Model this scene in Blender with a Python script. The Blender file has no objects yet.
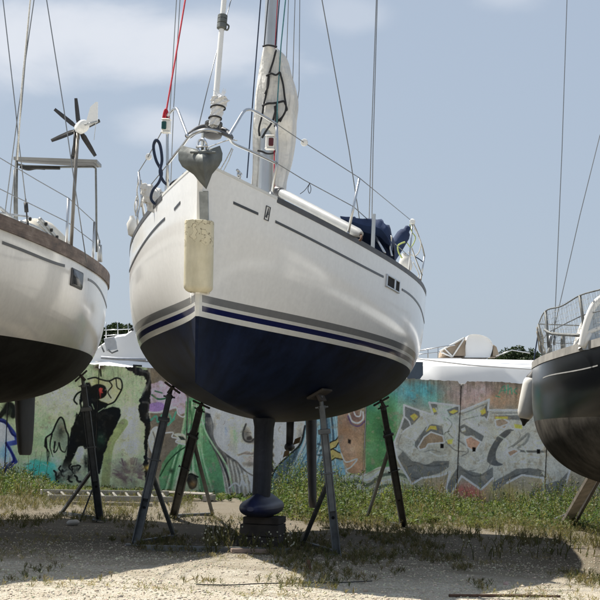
import bpy, math, random
import numpy as np
from mathutils import Vector, Matrix

random.seed(7)
RNG = np.random.default_rng(11)
sc = bpy.context.scene
COL = sc.collection

# ------------------------------------------------------------------ camera, sky, sun, exposure
F_PX, CX, CY, ROLL, EYE = 1641.23, 300.0, 444.72, 0.0429, 1.1014      # lens and eye height for a 600 px frame
CR, SR = math.cos(ROLL), math.sin(ROLL)
cam_d = bpy.data.cameras.new("camera")
cam = bpy.data.objects.new("camera", cam_d)
COL.objects.link(cam)
cam.matrix_world = Matrix(((CR, -SR, 0, 0), (0, 0, -1, 0), (SR, CR, 0, EYE), (0, 0, 0, 1)))
cam_d.sensor_width = 36.0
cam_d.lens = 36.0 * F_PX / 600.0
cam_d.shift_y = (CY - 300.0) / 600.0
cam_d.clip_start = 0.1
cam_d.clip_end = 3000.0
sc.camera = cam

SUN = Vector((-1.92, 1.2, 3.3)).normalized()
SUN_EL = math.asin(SUN.z)
SUN_AZ = math.atan2(SUN.x, SUN.y)                                    # clockwise from +Y
sun_d = bpy.data.lights.new("sun", "SUN")
sun_d.energy = 5.0
sun_d.angle = math.radians(0.6)
sun_d.color = (1.0, 0.95, 0.86)
sun = bpy.data.objects.new("sun", sun_d)
COL.objects.link(sun)
sun.rotation_euler = SUN.to_track_quat("Z", "Y").to_euler()
sun.location = (-20, 10, 40)

world = bpy.data.worlds.new("World")
sc.world = world
world.use_nodes = True
wn, wl = world.node_tree.nodes, world.node_tree.links
wn.clear()
w_out = wn.new("ShaderNodeOutputWorld")
w_bg = wn.new("ShaderNodeBackground")
w_bg.inputs["Strength"].default_value = 0.11
sky = wn.new("ShaderNodeTexSky")
sky.sky_type = "NISHITA"
sky.sun_disc = False
sky.sun_elevation = SUN_EL
sky.sun_rotation = SUN_AZ
sky.altitude = 0.0
sky.air_density = 1.0
sky.dust_density = 2.2
sky.ozone_density = 1.6


def wmath(op, a, b=None, c=None):
    n = wn.new("ShaderNodeMath")
    n.operation = op
    for i, v in enumerate((a, b, c)):
        if v is None:
            continue
        if isinstance(v, (int, float)):
            n.inputs[i].default_value = v
        else:
            wl.new(v, n.inputs[i])
    return n.outputs[0]


w_tc = wn.new("ShaderNodeTexCoord")
w_sep = wn.new("ShaderNodeSeparateXYZ")
wl.new(w_tc.outputs["Generated"], w_sep.inputs[0])
w_y = wmath("MAXIMUM", w_sep.outputs[1], 0.05)
w_u = wmath("DIVIDE", w_sep.outputs[0], w_y)      # tangent of azimuth and of elevation: the far cloud bank
w_v = wmath("DIVIDE", w_sep.outputs[2], w_y)
w_cmb = wn.new("ShaderNodeCombineXYZ")
wl.new(wmath("MULTIPLY", w_u, 9.0), w_cmb.inputs[0])
wl.new(wmath("MULTIPLY", w_v, 17.0), w_cmb.inputs[1])
w_noise = wn.new("ShaderNodeTexNoise")
w_noise.inputs["Scale"].default_value = 1.0
w_noise.inputs["Detail"].default_value = 7.0
w_noise.inputs["Roughness"].default_value = 0.52
w_noise.inputs["Distortion"].default_value = 0.25
wl.new(w_cmb.outputs[0], w_noise.inputs["Vector"])
w_nz = w_noise.outputs[0]


def cloud(cu, cv, ru, rv, gain):
    du = wmath("DIVIDE", wmath("SUBTRACT", w_u, cu), ru)
    dv = wmath("DIVIDE", wmath("SUBTRACT", w_v, cv), rv)
    d2 = wmath("ADD", wmath("MULTIPLY", du, du), wmath("MULTIPLY", dv, dv))
    m = wmath("SUBTRACT", 1.0, wmath("SQRT", d2))
    m = wmath("ADD", m, wmath("MULTIPLY", wmath("SUBTRACT", w_nz, 0.5), 1.9))
    n = wn.new("ShaderNodeMapRange")
    n.interpolation_type = "SMOOTHSTEP"
    wl.new(m, n.inputs[0])
    n.inputs[1].default_value = -0.06
    n.inputs[2].default_value = 0.75
    n.inputs[3].default_value = 0.0
    n.inputs[4].default_value = gain
    return n.outputs[0]


cl = None
for c_ in ((-0.135, 0.244, 0.145, 0.034, 0.85), (-0.075, 0.246, 0.075, 0.028, 0.7), (-0.088, 0.19, 0.04, 0.016, 0.55),
           (0.02, 0.262, 0.035, 0.016, 0.3), (0.115, 0.28, 0.03, 0.014, 0.35),
           (-0.3, 0.22, 0.12, 0.03, 0.7), (0.4, 0.25, 0.14, 0.03, 0.7)):
    k_ = cloud(*c_)
    cl = k_ if cl is None else wmath("MAXIMUM", cl, k_)
w_grey = wn.new("ShaderNodeMixRGB")                # summer haze takes the deep blue out of the sky
w_grey.inputs[0].default_value = 0.82
wl.new(sky.outputs[0], w_grey.inputs[1])
w_grey.inputs[2].default_value = (2.52, 2.94, 3.54, 1)
w_mix = wn.new("ShaderNodeMixRGB")
wl.new(cl, w_mix.inputs[0])
wl.new(w_grey.outputs[0], w_mix.inputs[1])
w_mix.inputs[2].default_value = (4.75, 4.95, 5.35, 1)
wl.new(w_mix.outputs[0], w_bg.inputs["Color"])
wl.new(w_bg.outputs[0], w_out.inputs["Surface"])

sc.view_settings.view_transform = "Standard"
sc.view_settings.look = "None"
sc.view_settings.gamma = 1.0
sc.view_settings.use_curve_mapping = False
sc.view_settings.exposure = 0.62
sc.render.engine = "CYCLES"
sc.cycles.max_bounces = 7
sc.cycles.transparent_max_bounces = 12


# ------------------------------------------------------------------ helpers: points
def pix(px, py, y):
    """The point seen at a photo pixel, at distance y from the camera."""
    a_, b_ = px - CX, CY - py
    a, b = a_ * CR - b_ * SR, a_ * SR + b_ * CR
    return np.array([a * y / F_PX, y, EYE + b * y / F_PX])


def gnd(px, py, z=0.0):
    """The ground point seen at a photo pixel."""
    a_, b_ = px - CX, CY - py
    a, b = a_ * CR - b_ * SR, a_ * SR + b_ * CR
    y = (z - EYE) * F_PX / b
    return np.array([a * y / F_PX, y, z])


def to_px(P):
    P = np.asarray(P, float)
    a = F_PX * P[..., 0] / P[..., 1]
    b = F_PX * (P[..., 2] - EYE) / P[..., 1]
    return CX + a * CR + b * SR, CY + a * SR - b * CR


def unit(v):
    v = np.asarray(v, float)
    return v / (np.linalg.norm(v) + 1e-12)


def catmull(pts, n=8):
    pts = np.asarray(pts, float)
    if len(pts) < 3:
        return pts
    P = np.vstack([2 * pts[0] - pts[1], pts, 2 * pts[-1] - pts[-2]])
    out = []
    for i in range(1, len(P) - 2):
        for k in range(n):
            t = k / n
            out.append(0.5 * ((2 * P[i]) + (-P[i - 1] + P[i + 1]) * t + (2 * P[i - 1] - 5 * P[i] + 4 * P[i + 1] - P[i + 2]) * t * t
                              + (-P[i - 1] + 3 * P[i] - 3 * P[i + 1] + P[i + 2]) * t ** 3))
    out.append(P[-2])
    return np.array(out)


def vnoise(x, y, seed=0):
    """Value noise in 0..1 on arrays."""
    r = np.random.default_rng(seed).random((64, 64))
    xi, yi = np.floor(x).astype(int), np.floor(y).astype(int)
    fx, fy = x - xi, y - yi
    fx, fy = fx * fx * (3 - 2 * fx), fy * fy * (3 - 2 * fy)
    g = lambda i, j: r[(xi + i) % 64, (yi + j) % 64]
    return (g(0, 0) * (1 - fx) + g(1, 0) * fx) * (1 - fy) + (g(0, 1) * (1 - fx) + g(1, 1) * fx) * fy


def fbm(x, y, seed=0, n=4):
    s, a, t = 0.0, 1.0, 0.0
    for i in range(n):
        s = s + a * vnoise(x * 2 ** i + 17.3 * i, y * 2 ** i + 5.1 * i, seed + i)
        t += a
        a *= 0.55
    return s / t


# ------------------------------------------------------------------ helpers: objects
WM = {}


def tag(o, label=None, cat=None, group=None, kind=None):
    if label:
        o["label"] = label
    if cat:
        o["category"] = cat
    if group:
        o["group"] = group
    if kind:
        o["kind"] = kind
    return o


def thing(name, label, cat, loc=(0, 0, 0), rot=None, group=None):
    o = bpy.data.objects.new(name, None)
    COL.objects.link(o)
    m = Matrix.Translation(Vector(loc))
    if rot is not None:
        m = m @ Matrix.Rotation(rot, 4, "Z")
    o.matrix_world = m
    o.empty_display_size = 0.2
    WM[o.name] = m
    return tag(o, label, cat, group)


class MB:
    """Collects shapes given in world coordinates; build() links them as ONE mesh object."""

    def __init__(s):
        s.v, s.f, s.m, s.n = [], [], [], 0
        s.col = []

    def add(s, verts, faces, mi=0):
        verts = np.asarray(verts, float)
        s.v.append(verts)
        for f in faces:
            s.f.append(tuple(int(i) + s.n for i in f))
            s.m.append(mi)
        s.n += len(verts)
        return s

    def box(s, c, size, ax=None, mi=0, bev=0.0):
        c = np.asarray(c, float)
        hx, hy, hz = [q / 2 for q in size]
        A = np.eye(3) if ax is None else np.asarray(ax, float)
        if bev <= 0:
            P = [(x, y, z) for x in (-hx, hx) for y in (-hy, hy) for z in (-hz, hz)]
            Fc = [(0, 1, 3, 2), (4, 6, 7, 5), (0, 4, 5, 1), (2, 3, 7, 6), (0, 2, 6, 4), (1, 5, 7, 3)]
            return s.add(np.array(P) @ A + c, Fc, mi)
        b = min(bev, hx * .9, hy * .9, hz * .9)
        ring = lambda x, y: [(-x + b, -y), (x - b, -y), (x, -y + b), (x, y - b), (x - b, y), (-x + b, y), (-x, y - b), (-x, -y + b)]
        P = []
        for z, k in ((-hz, b), (-hz + b, 0), (hz - b, 0), (hz, b)):
            P += [(x, y, z) for x, y in ring(hx - k, hy - k)]
        Fc = [tuple(range(7, -1, -1)), tuple(range(24, 32))]
        for r in range(3):
            for i in range(8):
                j = (i + 1) % 8
                Fc.append((r * 8 + i, r * 8 + j, r * 8 + 8 + j, r * 8 + 8 + i))
        return s.add(np.array(P) @ A + c, Fc, mi)

    def bar(s, a, b, w, h, side=None, mi=0, bev=0.0):
        """A straight bar from a to b; w along `side`, h across it."""
        a, b = np.asarray(a, float), np.asarray(b, float)
        d = unit(b - a)
        sd = np.array([1.0, 0, 0]) if side is None else np.asarray(side, float)
        sd = unit(sd - d * np.dot(sd, d))
        up = np.cross(d, sd)
        return s.box((a + b) / 2, (w, h, np.linalg.norm(b - a)), np.array([sd, up, d]), mi, bev)

    def tube(s, pts, r, n=8, mi=0, closed=False, cap=True):
        pts = np.asarray(pts, float)
        k = len(pts)
        rr = np.full(k, r, float) if np.isscalar(r) else np.asarray(r, float)
        if closed:
            T = np.array([unit(pts[(i + 1) % k] - pts[i - 1]) for i in range(k)])
        else:
            T = np.array([unit(pts[min(i + 1, k - 1)] - pts[max(i - 1, 0)]) for i in range(k)])
        ref = np.array([0, 0, 1.0]) if abs(T[0][2]) < .9 else np.array([1.0, 0, 0])
        N = unit(ref - T[0] * np.dot(ref, T[0]))
        V, Fc = [], []
        for i in range(k):
            N = unit(N - T[i] * np.dot(N, T[i]))
            B = np.cross(T[i], N)
            for j in range(n):
                q = 2 * math.pi * j / n
                V.append(pts[i] + rr[i] * (math.cos(q) * N + math.sin(q) * B))
        for i in range(k if closed else k - 1):
            i2 = (i + 1) % k
            for j in range(n):
                j2 = (j + 1) % n
                Fc.append((i * n + j, i * n + j2, i2 * n + j2, i2 * n + j))
        if cap and not closed:
            Fc.append(tuple(range(n - 1, -1, -1)))
            Fc.append(tuple((k - 1) * n + j for j in range(n)))
        return s.add(V, Fc, mi)

    def lathe(s, c, axis, prof, n=20, mi=0, sx=1.0, side=None):
        """prof: (distance along axis, radius) pairs."""
        c, ax = np.asarray(c, float), unit(axis)
        ref = np.asarray(side, float) if side is not None else (np.array([1.0, 0, 0]) if abs(ax[0]) < .9 else np.array([0, 1.0, 0]))
        N = unit(ref - ax * np.dot(ref, ax))
        B = np.cross(ax, N)
        V, Fc = [], []
        for h, r in prof:
            for j in range(n):
                q = 2 * math.pi * j / n
                V.append(c + ax * h + r * (math.cos(q) * N * sx + math.sin(q) * B))
        for i in range(len(prof) - 1):
            for j in range(n):
                j2 = (j + 1) % n
                Fc.append((i * n + j, i * n + j2, (i + 1) * n + j2, (i + 1) * n + j))
        Fc.append(tuple(range(n - 1, -1, -1)))
        Fc.append(tuple((len(prof) - 1) * n + j for j in range(n)))
        return s.add(V, Fc, mi)

    def grid(s, G, mi=0, flip=False):
        """G: (rows, cols, 3) surface."""
        G = np.asarray(G, float)
        a, b = G.shape[:2]
        Fc = []
        for i in range(a - 1):
            for j in range(b - 1):
                q = (i * b + j, i * b + j + 1, (i + 1) * b + j + 1, (i + 1) * b + j)
                Fc.append(q[::-1] if flip else q)
        return s.add(G.reshape(-1, 3), Fc, mi)

    def slab(s, poly, thick, nrm, mi=0):
        """A flat polygon given real thickness along nrm."""
        P = np.asarray(poly, float)
        k = len(P)
        n = unit(nrm)
        V = np.vstack([P - n * thick / 2, P + n * thick / 2])
        Fc = [tuple(range(k - 1, -1, -1)), tuple(range(k, 2 * k))]
        for i in range(k):
            j = (i + 1) % k
            Fc.append((i, j, k + j, k + i))
        return s.add(V, Fc, mi)

    def build(s, name, mats, parent=None, smooth=False, angle=None):
        V = np.vstack(s.v)
        pw = WM[parent.name] if parent is not None else Matrix.Identity(4)
        inv = np.array(pw.inverted())
        Vl = V @ inv[:3, :3].T + inv[:3, 3]
        me = bpy.data.meshes.new(name)
        me.from_pydata(Vl.tolist(), [], s.f)
        mats = mats if isinstance(mats, (list, tuple)) else [mats]
        for m in mats:
            me.materials.append(m)
        if len(mats) > 1:
            me.polygons.foreach_set("material_index", np.array(s.m, np.int32))
        if smooth:
            me.polygons.foreach_set("use_smooth", np.ones(len(s.f), bool))
            me.update()
            if angle:
                me.set_sharp_from_angle(angle=math.radians(angle))
        me.update()
        o = bpy.data.objects.new(name, me)
        COL.objects.link(o)
        if parent is not None:
            o.parent = parent
        WM[o.name] = pw
        return o


def big_mesh(name, V, Fq, mats, parent=None, tint=None, smooth=False, nside=4):
    """Fast mesh from numpy arrays (all faces with nside corners); tint: per-vertex colour."""
    pw = WM[parent.name] if parent is not None else Matrix.Identity(4)
    inv = np.array(pw.inverted())
    V = V @ inv[:3, :3].T + inv[:3, 3]
    me = bpy.data.meshes.new(name)
    me.vertices.add(len(V))
    me.vertices.foreach_set("co", V.astype(np.float32).ravel())
    nf = len(Fq)
    me.loops.add(nf * nside)
    me.loops.foreach_set("vertex_index", Fq.astype(np.int32).ravel())
    me.polygons.add(nf)
    me.polygons.foreach_set("loop_start", np.arange(nf, dtype=np.int32) * nside)
    me.update(calc_edges=True)
    me.validate()
    if smooth:
        me.polygons.foreach_set("use_smooth", np.ones(nf, bool))
    if tint is not None:
        at = me.color_attributes.new("tint", "FLOAT_COLOR", "POINT")
        c4 = np.ones((len(V), 4), np.float32)
        c4[:, :3] = tint
        at.data.foreach_set("color", c4.ravel())
    me.materials.append(mats)
    o = bpy.data.objects.new(name, me)
    COL.objects.link(o)
    if parent is not None:
        o.parent = parent
    WM[o.name] = pw
    return o


# ------------------------------------------------------------------ helpers: materials
def lin(r, g, b):
    f = lambda c: (c / 255 / 12.92) if c / 255 <= .04045 else ((c / 255 + .055) / 1.055) ** 2.4
    return (f(r), f(g), f(b))


class Nodes:
    def __init__(s, name):
        s.m = bpy.data.materials.new(name)
        s.m.use_nodes = True
        s.t = s.m.node_tree
        s.b = s.t.nodes["Principled BSDF"]

    def new(s, kind, **kw):
        n = s.t.nodes.new(kind)
        for k, v in kw.items():
            if k in n.inputs.keys() if isinstance(k, str) else False:
                n.inputs[k].default_value = v
            else:
                setattr(n, k, v)
        return n

    def link(s, a, b):
        s.t.links.new(a, b)

    def obj(s):
        return s.new("ShaderNodeTexCoord").outputs["Object"]

    def mapping(s, vec, scale):
        n = s.new("ShaderNodeMapping")
        n.inputs["Scale"].default_value = scale
        s.link(vec, n.inputs[0])
        return n.outputs[0]

    def noise(s, vec, scale, detail=4, rough=.55):
        n = s.new("ShaderNodeTexNoise")
        n.inputs["Scale"].default_value = scale
        n.inputs["Detail"].default_value = detail
        n.inputs["Roughness"].default_value = rough
        s.link(vec, n.inputs["Vector"])
        return n.outputs[0]

    def ramp(s, fac, stops, const=False):
        n = s.new("ShaderNodeValToRGB")
        if const:
            n.color_ramp.interpolation = "CONSTANT"
        e = n.color_ramp.elements
        while len(e) < len(stops):
            e.new(0.5)
        for i, (p, c) in enumerate(stops):
            e[i].position = p
            e[i].color = (c, c, c, 1) if isinstance(c, (int, float)) else (*c, 1)
        s.link(fac, n.inputs[0])
        return n.outputs[0]

    def mix(s, fac, a, b, mode="MIX"):
        n = s.new("ShaderNodeMixRGB")
        n.blend_type = mode
        for i, v in enumerate((fac, a, b)):
            if isinstance(v, (int, float)):
                n.inputs[i].default_value = v if i == 0 else (v, v, v, 1)
            elif isinstance(v, tuple):
                n.inputs[i].default_value = (*v, 1)
            else:
                s.link(v, n.inputs[i])
        return n.outputs[0]

    def math(s, op, a, b=0.0, c=None):
        n = s.new("ShaderNodeMath")
        n.operation = op
        for i, v in enumerate((a, b, c)):
            if v is None:
                continue
            if isinstance(v, (int, float)):
                n.inputs[i].default_value = v
            else:
                s.link(v, n.inputs[i])
        return n.outputs[0]

    def bump(s, h, strength=.3, dist=.01):
        n = s.new("ShaderNodeBump")
        n.inputs["Strength"].default_value = strength
        n.inputs["Distance"].default_value = dist
        s.link(h, n.inputs["Height"])
        s.link(n.outputs[0], s.b.inputs["Normal"])

    def base(s, c):
        if isinstance(c, tuple):
            s.b.inputs["Base Color"].default_value = (*c, 1)
        else:
            s.link(c, s.b.inputs["Base Color"])
        return s

    def set(s, rough=.5, metal=0.0, spec=.5, coat=0.0):
        s.b.inputs["Roughness"].default_value = rough
        s.b.inputs["Metallic"].default_value = metal
        s.b.inputs["Specular IOR Level"].default_value = spec
        s.b.inputs["Coat Weight"].default_value = coat
        return s


def simple(name, c, rough=.5, metal=0.0, var=.18, scale=8.0, bump=.0, bscale=40.0, spec=.5):
    n = Nodes(name)
    o = n.obj()
    nz = n.noise(o, scale, 5)
    d = tuple(q * (1 - var) for q in c)
    l = tuple(min(1, q * (1 + var)) for q in c)
    n.base(n.ramp(nz, [(.3, d), (.7, l)]))
    n.set(rough, metal, spec)
    if bump:
        n.bump(n.noise(o, bscale, 4), bump, .01)
    return n.m


M = {}
M["steel"] = simple("stainless_steel", (.55, .56, .57), .28, 1.0, .1)
M["wire"] = simple("rigging_wire", (.22, .23, .24), .45, .7, .1)
M["alu"] = simple("mast_aluminium", (.50, .52, .53), .42, .75, .08, 3)
M["white_paint"] = simple("white_paint", (.78, .78, .76), .4, 0, .04, 3)
M["white_plastic"] = simple("white_plastic", (.78, .77, .74), .45, 0, .06, 6)
M["black_rubber"] = simple("black_rubber", (.02, .02, .02), .6, 0, .2, 10)
M["black_strap"] = simple("black_strap", (.018, .018, .02), .8, 0, .2, 30)
M["galv"] = simple("galvanised_anchor", (.12, .13, .125), .62, .25, .3, 9, .25, 30)
M["galv_bar"] = simple("galvanised_bar", (.17, .175, .17), .6, .35, .3, 9, .2, 30)
M["galv_edge"] = simple("galvanised_edge", (.42, .43, .43), .45, .6, .2, 9)
M["stem_plate"] = simple("stem_plate_steel", (.26, .28, .29), .32, .85, .25, 14)
M["rope_white"] = simple("white_rope", (.62, .6, .55), .9, 0, .2, 60, .4, 200)
M["rope_red"] = simple("red_rope", (.42, .02, .035), .85, 0, .25, 60)
M["rope_blue"] = simple("blue_rope", (.028, .045, .085), .85, 0, .3, 60)
M["rope_navy"] = simple("navy_rope", (.018, .03, .065), .85, 0, .3, 60)
M["rope_teal"] = simple("teal_rope", (.06, .18, .2), .85, 0, .25, 60)
M["rope_yellow"] = simple("yellow_green_rope", (.42, .48, .16), .85, 0, .25, 60)
M["rope_black"] = simple("black_rope", (.02, .022, .03), .85, 0, .25, 60)
M["navy_canvas"] = simple("navy_canvas", (.014, .03, .082), .85, 0, .3, 5, .3, 25)
n_ = Nodes("pale_sail_canvas")
o_ = n_.obj()
n_.base(n_.ramp(n_.noise(o_, 4, 6, .6), [(.3, (.60, .585, .55)), (.7, (.74, .725, .69))])).set(.85)
wr_ = n_.noise(n_.mapping(o_, (5.0, 5.0, .8)), 1.5, 3, .5)
w2_ = n_.noise(n_.mapping(o_, (3.0, 3.0, 4.0)), 1.6, 3, .5)
n_.bump(n_.math("ADD", wr_, n_.math("MULTIPLY", w2_, .5)), .9, .12)
M["sail_canvas"] = n_.m
n_ = Nodes("weathered_teak")
o_ = n_.obj()
c_ = n_.ramp(n_.noise(n_.mapping(o_, (1.2, 1.2, 3.0)), 2.2, 6, .7), [(.32, (.055, .042, .036)), (.5, (.15, .105, .08)), (.68, (.27, .215, .175))])
c_ = n_.mix(1.0, c_, n_.ramp(n_.noise(n_.mapping(o_, (2.0, 2.0, 40.0)), 2.0, 4), [(.3, .75), (.7, 1.15)]), "MULTIPLY")
n_.base(c_).set(.7)
n_.bump(n_.noise(o_, 30, 4), .3, .01)
M["teak"] = n_.m
M["dark_glass"] = simple("dark_glass", (.02, .023, .026), .2, 0, .2, 3, 0, 40, .25)
M["clear_vinyl"] = simple("clear_vinyl_window", (.42, .47, .52), .15, 0, .1, 3)
M["red_lens"] = simple("red_lens", (.09, .010, .010), .15, 0, .1)
M["green_lens"] = simple("green_lens", (.005, .06, .055), .15, 0, .1)
M["stand_steel"] = simple("painted_stand_steel", (.055, .062, .068), .6, .25, .4, 7, .25, 30)
M["stand_grey"] = simple("galvanised_stand_steel", (.13, .14, .145), .55, .45, .35, 7, .2, 30)
M["rust"] = simple("rusty_steel", (.11, .06, .038), .85, .1, .4, 14, .4, 60)
M["blackhole"] = simple("hole_shade", (.008, .008, .008), .9)  # near-black colour standing in for the shade inside holes
M["fender_white"] = simple("fender_vinyl", (.72, .70, .65), .38, 0, .08, 7)
M["timber"] = simple("grey_timber", (.19, .165, .135), .85, 0, .4, 5, .4, 30)
M["dark_timber"] = simple("dark_keel_block", (.055, .047, .04), .9, 0, .4, 6, .5, 25)
M["pallet"] = simple("weathered_pallet_wood", (.3, .27, .23), .88, 0, .3, 5, .4, 30)
M["ladder"] = simple("dull_aluminium_ladder", (.30, .285, .25), .5, .5, .15, 8)
M["solar_frame"] = simple("panel_frame", (.22, .22, .215), .4, .6, .1)
M["solar_cell"] = simple("panel_underside", (.10, .10, .105), .5, 0, .15)
M["blade"] = simple("dark_blade", (.028, .026, .026), .45, 0, .25, 12)
M["net"] = simple("nylon_net", (.26, .26, .24), .9, 0, .1)
M["bag_plastic"] = simple("thin_plastic_wrap", (.75, .76, .77), .25, 0, .06, 20, .8, 40)
M["cove"] = simple("cove_stripe_vinyl", (.045, .05, .058), .35, 0, .15)
M["deck_white"] = simple("deck_gelcoat", (.68, .68, .65), .5, 0, .06, 4)
M["toe_dark"] = simple("dark_toe_rail", (.085, .085, .088), .5, .4, .25, 5)
M["bark"] = simple("tree_bark", (.09, .07, .055), .9, 0, .3, 6, .5, 20)
M["tarp"] = simple("tan_canvas_hood", (.34, .27, .2), .85, 0, .2, 3, .4, 8)
M["stone"] = simple("pale_stone_block", (.5, .48, .44), .9, 0, .2, 8, .5, 30)


def tint_mat(name, rough=.7, trans=0.0, bumpy=0.0):
    n = Nodes(name)
    a = n.new("ShaderNodeAttribute")
    a.attribute_name = "tint"
    n.base(a.outputs["Color"])
    n.set(rough, 0, .3)
    if bumpy:
        n.bump(n.noise(n.obj(), 60, 4), bumpy, .005)
    if trans:
        out = n.t.nodes["Material Output"]
        tr = n.new("ShaderNodeBsdfTranslucent")
        n.link(n.mix(1.0, a.outputs["Color"], (1.0, 1.0, .55), "MULTIPLY"), tr.inputs[0])
        mx = n.new("ShaderNodeMixShader")
        mx.inputs[0].default_value = trans
        n.link(n.b.outputs[0], mx.inputs[1])
        n.link(tr.outputs[0], mx.inputs[2])
        n.link(mx.outputs[0], out.inputs["Surface"])
    return n.m


M["leaf"] = tint_mat("weed_leaf", .6, .4)
M["tree_leaf"] = tint_mat("tree_leaf", .6, .25)
M["pebble"] = tint_mat("pebble_stone", .85)


def mural_material():
    n = Nodes("painted_concrete")
    a = n.new("ShaderNodeAttribute")
    a.attribute_name = "tint"
    o = n.obj()
    blot = n.ramp(n.noise(o, 5.0, 6, .65), [(.35, .88), (.65, 1.05)])
    fine = n.ramp(n.noise(o, 45.0, 3, .6), [(.3, .86), (.7, 1.08)])
    streak = n.ramp(n.noise(n.mapping(o, (6.0, 6.0, .5)), 1.6, 5, .6), [(.34, .86), (.6, 1.0)])
    c = n.mix(1.0, a.outputs["Color"], blot, "MULTIPLY")
    c = n.mix(1.0, c, fine, "MULTIPLY")
    c = n.mix(.8, c, streak, "MULTIPLY")
    vor = n.new("ShaderNodeTexVoronoi")
    vor.inputs["Scale"].default_value = 7.0
    n.link(o, vor.inputs["Vector"])
    hole = n.ramp(vor.outputs[0], [(.018, 0.0), (.03, 1.0)])
    c = n.mix(hole, (.05, .045, .04), c)
    n.base(c)
    n.set(.88, 0, .25)
    n.bump(n.noise(o, 30.0, 6, .7), .35, .02)
    return n.m


M["mural"] = mural_material()
n_ = Nodes("bare_concrete")
o_ = n_.obj()
n_.base(n_.mix(1.0, n_.ramp(n_.noise(o_, 3, 7, .65), [(.3, (.16, .15, .135)), (.7, (.32, .30, .27))]),
               n_.ramp(n_.noise(o_, 60, 3), [(.3, .8), (.7, 1.1)]), "MULTIPLY"))
n_.set(.9)
n_.bump(n_.noise(o_, 25, 6, .7), .5, .02)
M["concrete"] = n_.m


def ground_material():
    n = Nodes("crushed_gravel")
    o = n.obj()
    vor = n.new("ShaderNodeTexVoronoi")
    vor.inputs["Scale"].default_value = 70.0
    vor.inputs["Randomness"].default_value = 1.0
    n.link(o, vor.inputs["Vector"])
    vor2 = n.new("ShaderNodeTexVoronoi")
    vor2.inputs["Scale"].default_value = 110.0
    n.link(o, vor2.inputs["Vector"])
    sep = n.new("ShaderNodeSeparateXYZ")
    n.link(vor.outputs["Color"], sep.inputs[0])
    stone = n.ramp(sep.outputs[0], [(.0, (.35, .315, .25)), (.5, (.54, .495, .405)), (1.0, (.70, .655, .56))])
    big = n.noise(o, .55, 6, .6)
    med = n.noise(o, 2.7, 6, .65)
    dirt = n.ramp(med, [(.42, 1.0), (.60, 0.0)])
    c = n.mix(n.math("MULTIPLY", dirt, .40), stone, (.36, .30, .215))
    rut = n.ramp(n.noise(n.mapping(o, (.35, 2.2, 1.0)), 1.0, 6, .65), [(.45, 0.0), (.62, .6)])
    c = n.mix(n.math("MULTIPLY", rut, .55), c, (.33, .27, .19))
    # trodden earth and litter towards the back; its colour also deepens shade under boats
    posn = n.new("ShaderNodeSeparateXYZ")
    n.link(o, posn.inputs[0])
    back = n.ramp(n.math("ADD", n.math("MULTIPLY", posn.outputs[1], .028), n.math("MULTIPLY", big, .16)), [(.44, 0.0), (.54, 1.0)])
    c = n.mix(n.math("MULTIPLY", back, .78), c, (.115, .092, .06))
    gr = n.ramp(n.noise(o, 1.3, 7, .7), [(.52, 0.0), (.66, .55)])
    c = n.mix(n.math("MULTIPLY", gr, .6), c, (.13, .12, .065))
    c = n.mix(1.0, c, n.ramp(n.noise(o, 90, 3), [(.25, .7), (.75, 1.2)]), "MULTIPLY")
    n.base(c)
    n.set(.95, 0, .2)
    h = n.math("ADD", n.math("MULTIPLY", vor.outputs["Distance"], .7), n.math("MULTIPLY", vor2.outputs["Distance"], .3))
    h = n.math("ADD", h, n.math("MULTIPLY", n.noise(o, 18, 5), .8))
    n.bump(h, .7, .022)
    return n.m


M["ground"] = ground_material()


def hull_material(name, bands, dirt=.25, rough=.28, stemband=None, below_rough=.6, below_var=.3, topvar=.05, spec=.5):
    """bands: (height above the paint line, colour) from the bottom up; heights come from the mesh attribute 'hz'."""
    n = Nodes(name)
    o = n.obj()
    a = n.new("ShaderNodeAttribute")
    a.attribute_name = "hz"
    z = a.outputs["Fac"]
    col = None
    for i, (h, c) in enumerate(bands):
        if i == 0:
            lo = tuple(q * (1 - below_var) for q in c)
            hi = tuple(q * (1 + below_var) for q in c)
            col = n.ramp(n.noise(o, 2.2, 8, .7), [(.34, lo), (.66, hi)])
            sc_ = n.ramp(n.noise(n.mapping(o, (1.2, 3.0, 3.0)), 2.4, 8, .75), [(.56, 0.0), (.72, .35)])
            col = n.mix(sc_, col, tuple(q * 2.0 + .007 for q in c))
            continue
        if i == len(bands) - 1:
            lo = tuple(q * (1 - topvar) for q in c)
            c = n.ramp(n.noise(o, 1.6, 6, .6), [(.3, lo), (.65, c)])
        fac = n.math("GREATER_THAN", z, h)
        if stemband is not None and 0 < i < len(bands) - 1 and i in stemband[1]:
            y = n.new("ShaderNodeAttribute")
            y.attribute_name = "hy"
            fac = n.math("MULTIPLY", fac, n.math("GREATER_THAN", y.outputs["Fac"], stemband[0]))
        col = n.mix(fac, col, c)
    # dust streaks running down the topsides, grime along the bottom
    st = n.ramp(n.noise(n.mapping(o, (5.0, 5.0, .35)), 2.0, 6, .65), [(.38, 1 - dirt), (.62, 1.0)])
    col = n.mix(1.0, col, st, "MULTIPLY")
    col = n.mix(1.0, col, n.ramp(n.noise(o, 25, 4), [(.25, .94), (.75, 1.03)]), "MULTIPLY")
    n.base(col)
    n.set(rough, 0, spec)
    r = n.math("GREATER_THAN", z, 0.0)
    n.link(n.mix(r, below_rough, rough), n.b.inputs["Roughness"])
    n.link(n.mix(r, min(.08, spec), spec), n.b.inputs["Specular IOR Level"])
    n.bump(n.noise(o, 1.3, 2, .4), .02, .05)
    return n.m


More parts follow.
